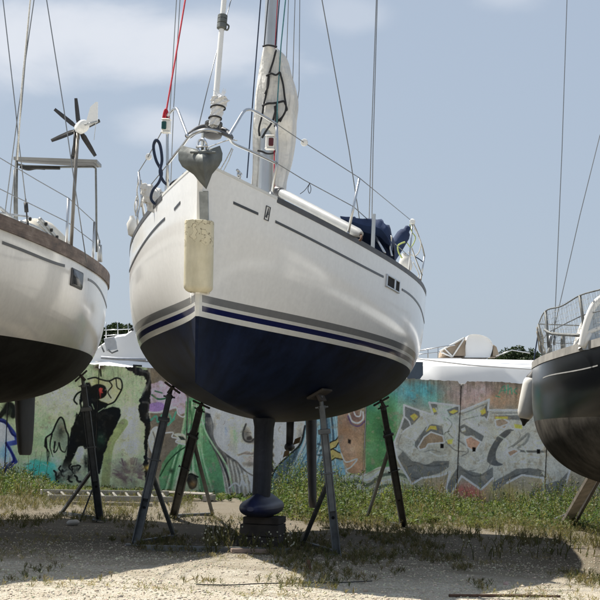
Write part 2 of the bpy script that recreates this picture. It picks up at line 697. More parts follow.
# ------------------------------------------------------------------ ground
gx = np.concatenate([[-900, -300, -90, -40, -20], np.arange(-9, 9.01, .12), [20, 40, 90, 300, 900]])
gy = np.concatenate([[-400, -60, -10, 3], np.arange(8, 36.01, .12), [40, 50, 70, 120, 300, 1200]])
GX, GY = np.meshgrid(gx, gy)


def gheight(x, y):
    inside = np.clip((9 - np.abs(x)) / 2, 0, 1) * np.clip((y - 8) / 2, 0, 1) * np.clip((36 - y) / 2, 0, 1)
    return inside * ((fbm(x * .7 + 40, y * .7 + 9, 3) - .5) * .07 + (fbm(x * 4 + 11, y * 4 + 3, 5) - .5) * .025)


GZ = gheight(GX, GY)
nx, ny = len(gx), len(gy)
idx = np.arange(nx * ny).reshape(ny, nx)
quads = np.stack([idx[:-1, :-1], idx[:-1, 1:], idx[1:, 1:], idx[1:, :-1]], -1).reshape(-1, 4)
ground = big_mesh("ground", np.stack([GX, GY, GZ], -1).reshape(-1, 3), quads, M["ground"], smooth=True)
tag(ground, "pale gravel yard with trodden earth under the boats, its colour darkened to deepen the shade", "ground", kind="structure")


# ------------------------------------------------------------------ boats: the hull form
class Boat:
    def __init__(b, **p):
        b.__dict__.update(p)
        b.c, b.s = math.cos(b.th), math.sin(b.th)
        tt, ss = np.meshgrid(np.linspace(0, 1, 240), np.linspace(0, 1, 90), indexing="ij")
        b._tt, b._ss = tt.ravel(), ss.ravel()
        b._cl = {}
        for sd in (1, -1):
            P = b.pt(b._tt, b._ss, sd)
            b._cl[sd] = (P, *to_px(P))

    def W(b, u, v, z):
        u, v, z = np.broadcast_arrays(np.asarray(u, float), np.asarray(v, float), np.asarray(z, float))
        return np.stack([b.x0 + u * b.s + v * b.c, b.y0 + u * b.c - v * b.s, z], -1)

    def bd(b, t):
        a = np.clip(1 - t / b.tmax, 0, 1)
        r = b.B * (1 - a ** b.pw)
        c = np.clip((t - b.tmax) / (1 - b.tmax), 0, 1)
        return np.where(t > b.tmax, b.B * (1 - (1 - b.bst) * c ** 2), r)

    def zs(b, t):
        return b.zb + (4 * b.zm - 3 * b.zb - b.zst) * t + (2 * b.zb + 2 * b.zst - 4 * b.zm) * t * t

    def zk_(b, t):
        k = np.clip(t / .5, 0, 1)
        return np.where(t < .5, b.zf + (b.zk - b.zf) * (1 - (1 - k) ** 2), b.zk + (b.zt - b.zk) * ((t - .5) / .5) ** 2)

    def tr(b, t):
        return b.trim * (.45 - t) * b.L

    def uvz(b, t, s, sd):
        t, s = np.asarray(t, float), np.asarray(s, float)
        q = np.interp(t, [0, .35, .6, 1], [b.q0, b.q1, b.q2, b.q2])
        n = np.interp(t, [0, .4, 1], [b.n0, b.n1, b.n1])
        y = b.bd(t) * (1 - (1 - s) ** n) ** q + .024 * s ** .4
        k = b.zk_(t)
        z = k + (b.zs(t) - k) * s + b.tr(t)
        u = b.L * t - b.rake * (s - .3) * (1 - t) ** 3
        return u, sd * y, z

    def pt(b, t, s, sd):
        return b.W(*b.uvz(t, s, sd))

    def sheer(b, t, sd, inb=0.0, up=0.0):
        u, v, z = b.uvz(t, np.ones_like(np.asarray(t, float)), sd)
        return b.W(u, v - sd * np.minimum(inb, np.abs(v)), z + up)

    def nrm(b, t, s, sd):
        e = 1e-3
        a = b.pt(min(t + e, 1), s, sd) - b.pt(max(t - e, 0), s, sd)
        c = b.pt(t, min(s + e, 1), sd) - b.pt(t, max(s - e, 0), sd)
        n = unit(np.cross(a, c))
        out = b.W(0, sd, 0) - b.W(0, 0, 0)
        return n if np.dot(n, out) > 0 else -n

    def at(b, px, py, sd):
        """(t, s) of the hull skin seen nearest to a photo pixel, the near side first."""
        P, X, Y = b._cl[sd]
        d = (X - px) ** 2 + (Y - py) ** 2 + (P[:, 1] - b.y0) * .02
        i = int(np.argmin(d))
        return b._tt[i], b._ss[i]

    def sheer_t(b, px, sd):
        t = np.linspace(0, 1, 1500)
        X, _ = to_px(b.sheer(t, sd))
        return float(t[np.argmin(np.abs(X - px) + t * .5)])

    def on_v(b, px, py, v):
        p = pix(px, py, 1.0)
        a = p[0]
        y = (v + b.x0 * b.c - b.y0 * b.s) / (a * b.c - b.s)
        return pix(px, py, y)

    def on_u(b, px, py, u):
        p = pix(px, py, 1.0)
        y = (u + b.x0 * b.s + b.y0 * b.c) / (p[0] * b.s + b.c)
        return pix(px, py, y)

    def u_of(b, P):
        return (P[0] - b.x0) * b.s + (P[1] - b.y0) * b.c

    def v_of(b, P):
        return (P[0] - b.x0) * b.c - (P[1] - b.y0) * b.s

    def make_root(b, name, label, cat, group):
        b.root = thing(name, label, cat, (b.x0 + b.s * b.L * .45, b.y0 + b.c * b.L * .45, 0), math.pi / 2 - b.th, group)
        return b.root

    def build_hull(b, mat, deckmat):
        ts = np.linspace(0, 1, 110) ** 1.35
        ss = np.linspace(0, 1, 44) ** 1.7
        nt, ns = len(ts), len(ss)
        T, S = np.meshgrid(ts, ss, indexing="ij")
        rows, hz, hy = [], [], []
        for sd in (1, -1):
            rows.append(b.pt(T, S, sd))
            u, v, z = b.uvz(T, S, sd)
            hz.append(z - b.tr(T) - b.zwl - b.ws * T)
            hy.append(np.where(u < 1.0, np.abs(v), 1.0))
        G = np.concatenate([rows[0][:, ::-1], rows[1][:, 1:]], 1)
        HZ = np.concatenate([hz[0][:, ::-1], hz[1][:, 1:]], 1)
        HY = np.concatenate([hy[0][:, ::-1], hy[1][:, 1:]], 1)
        m = G.shape[1]
        ix = np.arange(nt * m).reshape(nt, m)
        Fq = [tuple(q) for q in np.stack([ix[:-1, :-1], ix[:-1, 1:], ix[1:, 1:], ix[1:, :-1]], -1).reshape(-1, 4)]
        for row, fl in ((ix[0], False), (ix[-1], True)):
            for j in range(m // 2):
                q = (row[j], row[m - 1 - j], row[m - 2 - j], row[j + 1])
                if j + 1 == m - 2 - j:
                    q = q[:3]
                Fq.append(tuple(int(i) for i in (q[::-1] if fl else q)))
        mb = MB()
        mb.add(G.reshape(-1, 3), Fq)
        o = mb.build("hull", mat, b.root, True, 50)
        for nm, arr in (("hz", HZ), ("hy", HY)):
            at = o.data.attributes.new(nm, "FLOAT", "POINT")
            at.data.foreach_set("value", arr.astype(np.float32).ravel())
        td = np.linspace(.012, .995, 40)
        D = []
        for k in np.linspace(-1, 1, 13):
            u, v, z = b.uvz(td, np.ones_like(td), 1)
            D.append(b.W(u, v * k * .985, z - .012 + .10 * (1 - k * k) * np.clip(v, 0, 1)))
        MB().grid(np.array(D)).build("deck", deckmat, b.root, True)
        return o

    def rail(b, name, mat, w, h, t0=.0, t1=1.0, sides=(1, -1), up=0.0, n=70, out=.004):
        for sd in sides:
            t = np.linspace(t0, t1, n)
            u, v, z = b.uvz(t, np.ones_like(t), sd)
            A = [b.W(u, v + sd * out, z + up), b.W(u, v + sd * out, z + up + h),
                 b.W(u, v - sd * np.minimum(w, np.abs(v) - .001), z + up + h), b.W(u, v - sd * np.minimum(w, np.abs(v) - .001), z + up)]
            mb = MB().grid(np.array(A + [A[0]]), flip=sd > 0)
            for e in (0, -1):
                mb.add([a[e] for a in A], [(0, 1, 2, 3)])
            mb.build(name, mat, b.root, True, 40)

    def stripe(b, name, mat, pts, sd, w, off=.004, n=26):
        """A thin raised band on the skin through photo pixels."""
        ts = [b.at(x, y, sd) for x, y in pts]
        ts.sort()
        tt = np.array([q[0] for q in ts]); s2 = np.array([q[1] for q in ts])
        k = min(3, len(tt) - 1)
        co = np.polyfit(tt, s2, k if len(tt) > 3 else 1)
        t = np.linspace(tt[0], tt[-1], n)
        up, dn, bk = [], [], []
        for a in t:
            s_ = float(np.clip(np.polyval(co, a), .05, .995))
            H_ = float(b.zs(a) - b.zk_(a))
            nn = b.nrm(a, s_, sd)
            up.append(b.pt(a, min(s_ + w / 2 / H_, 1), sd) + nn * off)
            dn.append(b.pt(a, s_ - w / 2 / H_, sd) + nn * off)
        G = np.array([up, dn])
        back = np.array([dn, up]) - 0
        cen = b.W(b.L / 2, 0, 2.0)
        # outer face plus thin edges back to the skin
        inn = [[p - b.nrm(a, .9, sd) * off * 1.5 for p, a in zip(r, t)] for r in (up, dn)]
        mb = MB().grid(np.array([inn[0], up, dn, inn[1]]), flip=sd > 0)
        return mb.build(name, mat, b.root, True, 30)


def wire(name, parent, pts, r, mat, sm=True, n=6):
    if name in ("shroud", "backstay", "halyard", "topping_lift", "lazy_jack", "inner_stay", "flag_halyard"):   # these run on up to the masthead
        pts = [np.asarray(q, float) for q in pts]
        if to_px(pts[-1])[1] < to_px(pts[0])[1]:
            if to_px(pts[-1])[1] < 5:
                pts = pts + [pts[-1] + unit(pts[-1] - pts[-2]) * 5.0]
        elif to_px(pts[0])[1] < 5:
            pts = [pts[0] + unit(pts[0] - pts[1]) * 5.0] + pts
    return MB().tube(pts, r, n).build(name, mat, parent, sm)


# ------------------------------------------------------------------ main yacht
navy = (.012, .017, .045)
A = Boat(x0=-.8829, y0=13.3894, th=.1179, L=9.4106, B=1.5472, tmax=.5835, bst=.8467, zb=3.2768, zm=2.957, zst=3.3354, zwl=2.06,
         zf=1.5136, zk=1.3486, zt=2.0739, rake=.2058, q0=1.0977, q1=.8557, q2=.5741, pw=2.03, n0=1.844, n1=4.0, trim=.0127, ws=-.0491)
ra = A.make_root("sailing_yacht", "white sailing yacht with navy bottom and stripes, propped bow-on in the middle", "sailing yacht",
                 "yachts laid up ashore")
M["hullA"] = hull_material("white_hull_navy_bottom", [(-9, (.0062, .0112, .030)), (.0, (.70, .70, .66)), (.045, (.010, .014, .07)), (.090, (.66, .66, .63)),
                                                      (.118, (.19, .195, .20)), (.178, (.86, .855, .835))],
                           .03, .12, (.030, (2, 4)), .5, .65, .03)
A.build_hull(M["hullA"], M["deck_white"])
T0 = A.sheer_t(277, 1)
A.rail("toe_rail", M["toe_dark"], .045, .05, T0, .999, up=-.025)
A.rail("bow_rail_edge", M["deck_white"], .05, .022, .012, T0, n=20)
for sd, lines in ((1, [[(233, 202), (241, 205.7), (249, 209.4), (257, 213)], [(275, 221.5), (300, 234), (330, 249.5), (358, 264), (384, 277)],
                       [(402, 290), (409, 295), (416, 301), (422, 308)]]),
                  (-1, [[(180, 203.5), (177, 206.5), (174, 209.5)], [(165, 219), (155, 229), (146, 240), (138, 252), (132.5, 266)]])):
    for L_ in lines:
        A.stripe("cove_stripe", M["cove"], L_, sd, .022)


def skin_patch(b, px, py, sd, w, h, off, mat, name, round_=.0, mi=None, parent=None):
    """A small plate lying on the hull skin, w along the hull and h up it."""
    t, s_ = b.at(px, py, sd)
    p, n = b.pt(t, s_, sd), b.nrm(t, s_, sd)
    al = unit(b.pt(min(t + .01, 1), s_, sd) - b.pt(max(t - .01, 0), s_, sd))
    up = np.cross(n, al)
    if up[2] < 0:
        up = -up
    return p, n, al, up


# builder's emblem: a small outlined shield with a leaf-like device
p, n, al, up = skin_patch(A, 268, 213.5, 1, 0, 0, 0, None, "")
mb = MB()
for (cx_, cy_, w_, h_) in ((0, .058, .062, .006), (0, -.058, .062, .006), (-.031, 0, .006, .122), (.031, 0, .006, .122)):
    mb.box(p + n * .004 + al * cx_ + up * cy_, (w_, h_, .006), np.array([al, up, n]))
for k in range(4):
    mb.bar(p + n * .004 + al * (-.018 + .005 * k) - up * (.035 - .012 * k), p + n * .004 + al * (.018 - .004 * k) + up * (.0 + .013 * k), .006, .005, n)
mb.bar(p + n * .004 - up * .04, p + n * .004 + up * .045 + al * .006, .006, .005, n)
mb.build("emblem", M["cove"], ra)

# mooring fairlead in the bulwark
p, n, al, up = skin_patch(A, 393, 283.5, 1, 0, 0, 0, None, "")
fl = MB()
for (cx_, cy_, w_, h_) in ((0, .055, .5, .018), (0, -.055, .5, .018), (-.24, 0, .02, .11), (.24, 0, .02, .11), (.06, 0, .05, .1)):
    fl.box(p + n * .006 + al * cx_ + up * cy_, (w_, h_, .022), np.array([al, up, n]), 0, .004)
fl = fl.build("fairlead", M["steel"], ra)
MB().box(p + n * .001 + al * 0, (.47, .10, .012), np.array([al, up, n])).build("opening_shade", M["blackhole"], fl)  # black plate painting in the shade of the fairlead's inside

# stem fitting
pt_ = [A.pt(0, s_, 1) * .5 + A.pt(0, s_, -1) * .5 for s_ in (.77, .93)]
fwd = -np.array([A.s, A.c, 0])
top_c, bot_c = A.on_u(203.8, 191, -.15), A.on_u(204.4, 224, -.12)
mb = MB()
for q0_, q1_ in ((top_c, bot_c),):
    a0, a1 = q0_ + fwd * .0, q1_ + fwd * .0
    mb.bar(a0, a1, .075, .012, (A.c, -A.s, 0), 0, .004)
mb.build("stem_plate", M["stem_plate"], ra)

# bow roller
tip = A.W(-.22, 0, float(A.zs(0)) + .06)
mb = MB()
for v_ in (-.06, .06):
    mb.slab([A.W(.25, v_, A.zs(0) - .02), A.W(-.34, v_, A.zs(0) + .0), A.W(-.36, v_, A.zs(0) + .10), A.W(.25, v_, A.zs(0) + .08)], .008, (A.c, -A.s, 0))
mb.box(A.W(-.04, 0, float(A.zs(0)) + .0), (.5, .12, .01), np.array([[A.s, A.c, 0], [A.c, -A.s, 0], [0, 0, 1]]))
br = mb.build("bow_roller", M["steel"], ra)
MB().lathe(A.W(-.3, -.05, float(A.zs(0)) + .05), A.W(0, 1, 0) - A.W(0, 0, 0), [(0, .03), (.02, .04), (.05, .025), (.08, .04), (.1, .03)], 12).build("roller", M["black_rubber"], br, True)

# pulpit
tb = A.sheer_t(276.5, 1)
fp, fs = A.sheer(tb, 1, .05), A.sheer(tb, -1, .05)
ub = A.u_of(fp)
mb = MB()
R_ = .0125
pt_top = A.on_u(276.5, 124, ub); st_top = A.on_u(167.3, 116, ub)
pr = A.on_u(277, 163.5, ub); sr_ = A.on_u(167.5, 164.5, ub)
ring_f = [(233.5, 143.5, .25), (229, 138, .1), (220, 132.5, -.12), (207, 130, -.2), (197, 132, -.16), (189.5, 136.5, .0), (183, 145, .25)]
low = [pr] + [A.on_u(252, 151.8, (ub + .25) / 2)] + [A.on_u(*q) for q in ring_f] + [A.on_u(175.3, 154.2, (ub + .25) / 2)] + [sr_]
mb.tube(catmull(low, 6), R_, 8)
mb.tube(catmull([A.on_u(228, 137, .1), A.on_u(236, 124, .2), A.on_u(243.5, 112, .36), A.on_u(249, 109.5, .42), A.on_u(256, 112, .55), pt_top], 5), R_, 8)
mb.tube(catmull([A.on_u(188, 137, .02), A.on_u(183, 124, .14), A.on_u(177.5, 110, .3), A.on_u(174.5, 108.7, .4), A.on_u(171, 111.5, .5), st_top], 5), R_, 8)
mb.tube([fp, pr, A.on_u(277, 140, ub), pt_top], R_, 8)
mb.tube([fs, sr_, A.on_u(167.3, 140, ub), st_top], R_, 8)
for f_ in (fp, fs):
    mb.lathe(f_, (0, 0, 1), [(0, .035), (.012, .035), (.02, .018), (.06, .016)], 12)
pulpit = mb.build("pulpit", M["steel"], ra, True)
# pulpit step plate over the roller
ring2 = catmull([A.on_u(*q) for q in ((231, 139.5, .12), (221, 135, -.1), (207, 132.4, -.18), (196, 134.5, -.12), (190, 138.5, .02))], 6)
up_ = np.array([0, 0, .03])
mb = MB().tube(ring2 + up_ * .6, .018, 8)
mb.tube(catmull([A.on_u(187, 136, .35), A.on_u(200, 127.6, .5), A.on_u(214, 126.8, .52), A.on_u(226, 131, .4), A.on_u(231, 137.5, .15)], 6), .022, 8)
mb.build("pulpit_step", M["toe_dark"], pulpit, True)
for sd_, q, lens in ((-1, (166.3, 126.0), "green_lens"), (1, (270.0, 142.5), "red_lens")):
    c_ = A.on_u(q[0], q[1], ub - .06)
    al = np.array([A.s, A.c, 0]); ac = np.array([A.c, -A.s, 0])
    ax = np.array([ac, al, [0, 0, 1]])
    b_ = MB().box(c_, (.075, .065, .10), ax, 0, .01).box(c_ + np.array([0, 0, .055]), (.083, .073, .012), ax, 0, .005).box(c_ - np.array([0, 0, .055]), (.083, .073, .012), ax, 0, .005)
    b_ = b_.build("navigation_light", M["white_plastic"], pulpit, True, 40)
    # sub-level stays at the pulpit: the coloured lens is its sibling part
    MB().box(c_ - al * .032 - ac * .014 + (0 if sd_ < 0 else ac * .028), (.042, .022, .07), ax, 0, .006).build("lens", M[lens], pulpit, True, 40)

# lifelines and stanchions
ts_ = A.sheer_t(351, 1)
sf = A.sheer(ts_, 1, .04)
us = A.u_of(sf)
st_p = A.on_u(359.5, 178, us)
te = .985
pf = A.sheer(te, 1, .05)
pu = A.u_of(pf)
mb = MB().tube([sf - [0, 0, .02], st_p], [.014, .011], 8).lathe(sf, (0, 0, 1), [(0, .03), (.05, .022)], 10)
mb.build("stanchion", M["steel"], ra, True)
q1 = A.on_u(413, 222, pu - .3)
wire("lifeline", ra, [pt_top, A.on_u(304, 142.5, ub + .5), st_p, q1], .0045, M["wire"])
stm = sf + (st_p - sf) * .52
wire("lifeline", ra, [pr, A.on_u(304, 180, ub + .45), stm, A.on_u(411, 258, pu - .4)], .0045, M["wire"])
c_ = A.on_u(304, 142.5, ub + .5)
MB().lathe(c_ - np.array([0, .012, 0]), (.25, 1, 0), [(0, .012), (.003, .03), (.012, .034), (.02, .03), (.024, .012)], 14).build("lifeline_roller", M["white_plastic"], ra, True, 40)
wire("lashing", ra, catmull([A.on_u(310, 183, ub + .5), A.on_u(305, 190, ub + .5), A.on_u(300, 194, ub + .5)], 4), .003, M["rope_black"])
wire("lashing", ra, catmull([A.on_u(309.5, 183, ub + .5), A.on_u(308, 189, ub + .5), A.on_u(309.5, 193.5, ub + .5), A.on_u(311, 189, ub + .5), A.on_u(309.5, 183, ub + .5)], 4), .003, M["rope_black"])

# starboard side: lifelines, stanchion, guard wheel
t2 = A.sheer_t(141, -1)
f2 = A.sheer(t2, -1, .04)
u2 = A.u_of(f2)
s2t = A.on_u(138.5, 172, u2)
MB().tube([f2, s2t], [.014, .011], 8).build("stanchion", M["steel"], ra, True)
t3 = A.sheer_t(134.5, -1)
f3 = A.sheer(t3, -1, .04)
u3 = A.u_of(f3)
s3t = A.on_u(136.5, 200, u3)
MB().tube([f3, s3t], .012, 8).build("stanchion", M["steel"], ra, True)
wire("lifeline", ra, [A.on_u(167, 122, ub), A.on_u(148, 157, (ub + u2) / 2), s2t, s3t], .0045, M["wire"])
wire("lifeline", ra, [sr_, A.on_u(150, 186, (ub + u2) / 2), f2 + (s2t - f2) * .5, f3 + (s3t - f3) * .5], .0045, M["wire"])
c_ = A.on_u(148.3, 156.5, (ub + u2) / 2)
MB().lathe(c_, (.25, 1, 0), [(0, .012), (.003, .028), (.012, .032), (.02, .028), (.024, .012)], 14).build("lifeline_roller", M["white_plastic"], ra, True, 40)

# mast, sail cover, rigging
UM = A.u_of(A.on_v(264.5, 190, 0))
m0 = A.on_v(264.5, 190, 0)
m_top = A.on_u(272.2, 0, UM + .12)
dirm = unit(m_top - m0)
mb = MB()
prof = []
zbase = m0 - dirm * .45
Lm = 9.5
side = np.array([A.c, -A.s, 0])
mb.lathe(zbase, dirm, [(0, .105), (Lm, .105)], 24, 0, .66, side)
mb.lathe(zbase + dirm * .30, dirm, [(0, .13), (.06, .13), (.08, .11)], 24, 0, .7, side)
mast = mb.build("mast", M["alu"], ra, True, 40)
mb = MB()
# spreaders high above the picture keep the rig plausible from a step aside
for hgt in (5.2,):
    for sg in (-1, 1):
        mb.tube([zbase + dirm * hgt, zbase + dirm * (hgt + .08) + side * sg * .8 + np.array([A.s, A.c, 0]) * .2], [.03, .015], 8)
mb.build("spreader", M["alu"], mast, True)

# lowered mainsail in its cover, wrapped round the mast and lying aft along the boom
rows = [  # py, left px, right px, depth aft
    (48, 263.5, 276.5, .16), (55, 261.5, 283.5, .30), (66, 260, 288.5, .42), (80, 258.2, 293, .55), (96, 256.3, 296, .62), (110, 255.5, 295.5, .7), (124, 254.5, 294, .74),
    (140, 253, 291, .8), (156, 252, 288.5, .86), (172, 251, 285, .9), (187, 250, 282, .95), (197, 251, 279, .95)]
rows_d = catmull(np.array(rows, float), 4)
G = []
for i, (py, xl, xr, dp) in enumerate(rows_d):
    base = A.on_u((xl + xr) / 2, py, UM)
    ring = []
    hw = (xr - xl) / 2 / F_PX * base[1]
    off_m = (A.v_of(base))
    for k in range(40):
        q = 2 * math.pi * k / 40
        vv = math.cos(q)
        uu = math.sin(q)
        fold = 1 + .05 * math.sin(3 * q + i * .22) + .085 * math.sin(5 * q - i * .16 + 1.0) + .06 * math.sin(8 * q + i * .25)
        uloc = UM + (-.15 if uu < 0 else dp) * abs(uu) * fold
        if uu < 0:      # lower down the cover's two lips part and the bare mast shows between them
            gap = min(1, max(0, (py - 124) / 14))
            uloc = uloc * (1 - gap) + (UM - .01 + .05 * uu * uu) * gap
        vloc = off_m + hw * vv * (fold if uu > 0 else 1 + (fold - 1) * .5)
        ring.append(A.W(uloc, vloc, base[2]))
    ring.append(ring[0])
    G.append(ring)
mb = MB().grid(np.array(G))
mb.add(G[0][:-1], [tuple(range(40))])
mb.add(G[-1][:-1], [tuple(range(39, -1, -1))])
# the boom end of the cover going aft
cover = mb.build("sail_cover", M["sail_canvas"], ra, True, 60)


def lace(pts, du, r, m_):
    P = [A.on_u(x, y, UM - du) for x, y in pts]
    return MB().tube(catmull(P, 6), r, 6).build("lacing", m_, cover, True)


K = M["black_strap"]
lace([(262.5, 46.5), (267, 45.2), (272, 45.6), (277, 47)], .19, .010, K)
lace([(276, 50), (273, 62), (268.5, 76), (266.5, 92), (263.5, 106), (262, 116), (259, 128), (259.5, 136)], .17, .010, K)
lace([(279.8, 72), (283, 84), (284.5, 96), (286, 108), (283, 116), (277, 122)], .17, .010, K)
lace([(266, 76), (271, 73.5), (276, 75), (280, 72)], .18, .010, K)
lace([(262, 106), (268, 103.5), (275, 103), (284, 101)], .18, .011, K)
lace([(269, 76), (268, 86), (265, 94)], .18, .010, K)
lace([(277, 104), (275, 113), (272, 122), (266, 131), (262, 138)], .18, .011, K)
lace([(284, 101), (287, 109), (285, 112), (280, 122)], .17, .009, K)
lace([(257.5, 150.5), (262, 151.5), (267, 153.5), (273, 153), (277, 149)], .16, .010, K)
lace([(275.5, 106), (276.5, 118), (275.5, 127)], .2, .018, K)

# furled headsail and forestay
tack = A.on_v(213, 132, 0)
fore = A.on_v(224, 0, 0)
ff = unit(fore - tack)
Tf = lambda k: tack + (fore - tack) * k
mb = MB().tube([Tf(.02), Tf(.3), Tf(.8), Tf(1.6), Tf(4.4)], [.026, .025, .023, .023, .022], 12)
furl = mb.build("furled_headsail", M["white_paint"], ra, True)
MB().lathe(Tf(-.05), ff, [(0, .02), (.02, .075), (.04, .08), (.05, .05), (.11, .05), (.12, .075), (.14, .075), (.16, .03)], 18).build("furling_drum", M["toe_dark"], furl, True, 40)
mbx = MB()
for k in (.79, .83, .855):
    mbx.lathe(Tf(k) - ff * .02, ff, [(0, .026), (.01, .042), (.05, .042), (.06, .026)], 14)
mbx.tube(catmull([Tf(.82) + side * .03, Tf(.80) + side * .06, Tf(.77) + side * .05, Tf(.78) + side * .02], 5), .008, 6)
mbx.build("furler_swivel", M["galv"], furl, True, 40)
# plastic-wrapped sail tail
wr = MB()
cpts = [A.on_u(x, y, .1) for x, y in ((213.5, 126), (215.5, 117), (218, 108), (219.5, 101), (220, 96))]
cc = catmull(cpts, 6)
rr = np.interp(np.linspace(0, 1, len(cc)), [0, .25, .5, .72, .85, 1], [.036, .045, .05, .066, .07, .02])
G = []
for i, c_ in enumerate(cc):
    G.append([c_ + (rr[i] * (1 + .16 * math.sin(5 * q + i * 1.1) + .1 * math.sin(9 * q - i * 1.7))) * (math.cos(q) * side + math.sin(q) * unit(np.cross(side, ff))) for q in np.linspace(0, 2 * math.pi, 25)])
wr.grid(np.array(G), flip=True).add([g for g in G[-1][:-1]], [tuple(range(24))])
# torn end of the bag
for k in range(7):
    a_ = k * .9
    b0 = cc[-2]
    tipp = b0 + ff * (.05 + .05 * random.random()) + side * (.02 + .07 * random.random()) * (1 if k % 3 else -1)
    wr.slab([b0, b0 + side * .03, tipp], .003, np.cross(side, ff) + .3 * math.sin(a_))
wr = wr.build("wrapped_sail_tail", M["bag_plastic"], furl, True, 60)
for k, r_ in ((5, .052), (12, .06)):
    q = [cc[k] + r_ * (math.cos(a) * side + math.sin(a) * unit(np.cross(side, ff))) for a in np.linspace(0, 2 * math.pi, 17)[:-1]]
    MB().tube(q, .007, 6, closed=True).build("tie", K, furl, True)

# standing rigging, halyards
uc = UM + .25
wire("shroud", ra, [A.on_u(363, 243, UM + 1.0), A.on_u(349, 150, UM + .9), A.on_u(322, 0, UM + .6)], .0055, M["wire"])
wire("shroud", ra, [A.on_u(170, 205, UM + .4), A.on_u(173.5, 110, UM + .4), A.on_u(180, 0, UM + .4)], .0045, M["wire"])
wire("shroud", ra, [A.on_u(164, 210, UM + .9), A.on_u(170, 110, UM + .8), A.on_u(176.5, 0, UM + .6)], .0045, M["wire"])
wire("inner_stay", ra, [A.on_u(198.5, 127, .75), A.on_u(214, 62, 1.3), A.on_u(231, 0, 1.9)], .0045, M["wire"])
wire("halyard", ra, [A.on_u(247, 178, UM - .3), A.on_u(254, 85, UM - .28), A.on_u(260.7, 0, UM - .25)], .0065, M["rope_navy"])
wire("halyard", ra, [A.on_u(277, 122, UM - .25), A.on_u(277.5, 100, UM - .22), A.on_u(281, 45, UM - .12), A.on_u(285.5, 0, UM - .1)], .0065, M["rope_teal"])
wire("halyard", ra, [A.on_u(275.5, 48, UM - .13), A.on_u(279.5, 0, UM - .13)], .0055, M["rope_navy"])
wire("halyard", ra, [A.on_u(275.0, 48, UM - .13), A.on_u(277.6, 0, UM - .12)], .004, M["rope_red"])
wire("halyard", ra, [A.on_u(264, 47, UM - .13), A.on_u(268.2, 0, UM - .13)], .0055, M["rope_black"])
wire("halyard", ra, [A.on_u(274.6, 191, UM - .3), A.on_u(274.2, 150, UM - .22)], .006, M["rope_red"])
wire("topping_lift", ra, [A.on_u(292.5, 90, UM + .4), A.on_u(295, 0, UM + .4)], .004, M["wire"])
wire("lazy_jack", ra, [A.on_u(294, 128, UM + .5), A.on_u(299, 90, UM + .5), A.on_u(299.8, 0, UM + .5)], .004, M["wire"])
wire("lazy_jack", ra, [A.on_u(286, 74, UM + .2), A.on_u(288.5, 0, UM + .2)], .004, M["wire"])
wire("backstay", ra, [A.on_u(368.5, 245, 8.0), A.on_u(371, 150, 8.0), A.on_u(376.3, 0, 8.0)], .006, M["wire"])
wire("backstay", ra, [A.on_u(371.5, 245, 8.1), A.on_u(373, 150, 8.1), A.on_u(377.3, 0, 8.1)], .006, M["wire"])

# spinnaker pole lashed on the port side deck, cabin trunk with windows, spray hood, stern gear
mb = MB()
p0_, p1_ = A.on_u(279, 191.5, UM - .4), A.on_u(361, 234.5, us + .05)
d_ = unit(p1_ - p0_)
mb.lathe(p0_, d_, [(0, .028), (.03, .04), (.06, .044), (np.linalg.norm(p1_ - p0_) - .05, .046), (np.linalg.norm(p1_ - p0_), .03)], 16)
pole = mb.build("spinnaker_pole", simple("greyed_pole", (.42, .42, .41), .45, 0, .12, 6), ra, True, 40)
MB().lathe(p0_ - d_ * .05, d_, [(0, .02), (.01, .047), (.09, .05), (.1, .03)], 14).build("pole_end", M["toe_dark"], pole, True, 40)
wire("lashing", ra, catmull([p1_ - [0, 0, .0], A.on_u(361.5, 238, us), A.on_u(359.5, 241, us)], 4), .012, M["rust"])

mb = MB()
G = []
for u_, w_, h_ in ((UM - .9, .45, .10), (UM - .5, .62, .30), (UM + .6, .82, .40), (UM + 2.2, .95, .46), (UM + 3.0, .95, .46), (UM + 3.05, .9, .02)):
    t_ = u_ / A.L
    zb_ = float(A.zs(t_) + A.tr(t_)) + .02
    G.append([A.W(u_, w_ * math.copysign(abs(math.cos(q)) ** .5, math.cos(q)), zb_ + h_ * abs(math.sin(q)) ** .6) for q in np.linspace(0, math.pi, 25)])
roof = mb.grid(np.array(G)).build("coachroof", M["deck_white"], ra, True, 50)
for sg in (1, -1):
    W0 = [A.W(UM + a, sg * w, float(A.zs((UM + a) / A.L) + A.tr((UM + a) / A.L)) + z) for a, w, z in ((-.2, .74, .16), (2.4, .97, .18), (2.4, .955, .33), (.2, .83, .28))]
    MB().slab(W0, .012, (A.c, -A.s, 0)).build("cabin_window", M["dark_glass"], ra)

# spray hood
uh = us + 1.2
hood = [(340, 216, 0.0), (352, 217.5, 0), (366, 219, 0), (377, 219.5, 0), (384, 223, 0), (389.5, 231, 0), (391.5, 243, 0)]
lowr = [(342, 221), (352, 226), (364, 232), (374, 234.5), (380, 237), (386, 243), (390, 246)]
front = np.array([A.on_u(x, y, uh) for x, y, _ in hood])
lower = np.array([A.on_u(x, y, uh + .02) for x, y in lowr])
ft, lw = catmull(front, 4), catmull(lower, 4)
aft = np.array([A.s, A.c, 0])
G = []
for i in range(len(ft)):
    sag = .03 * math.sin(i * 1.3)
    G.append([lw[i], lw[i] * .55 + ft[i] * .45 - aft * .06, ft[i], ft[i] + aft * (.35 + sag) + np.array([0, 0, .03 - sag]), ft[i] + aft * .8 + np.array([0, 0, -.02 + sag]), ft[i] + aft * .85 - np.array([0, 0, .25]), lw[i] + aft * .8])
hd = MB().grid(np.array(G))
hd.add([g for g in G[-1]], [tuple(range(7))]).add([g for g in G[0]], [tuple(range(6, -1, -1))])
hd = hd.build("spray_hood", M["navy_canvas"], ra, True, 70)
mb = MB()
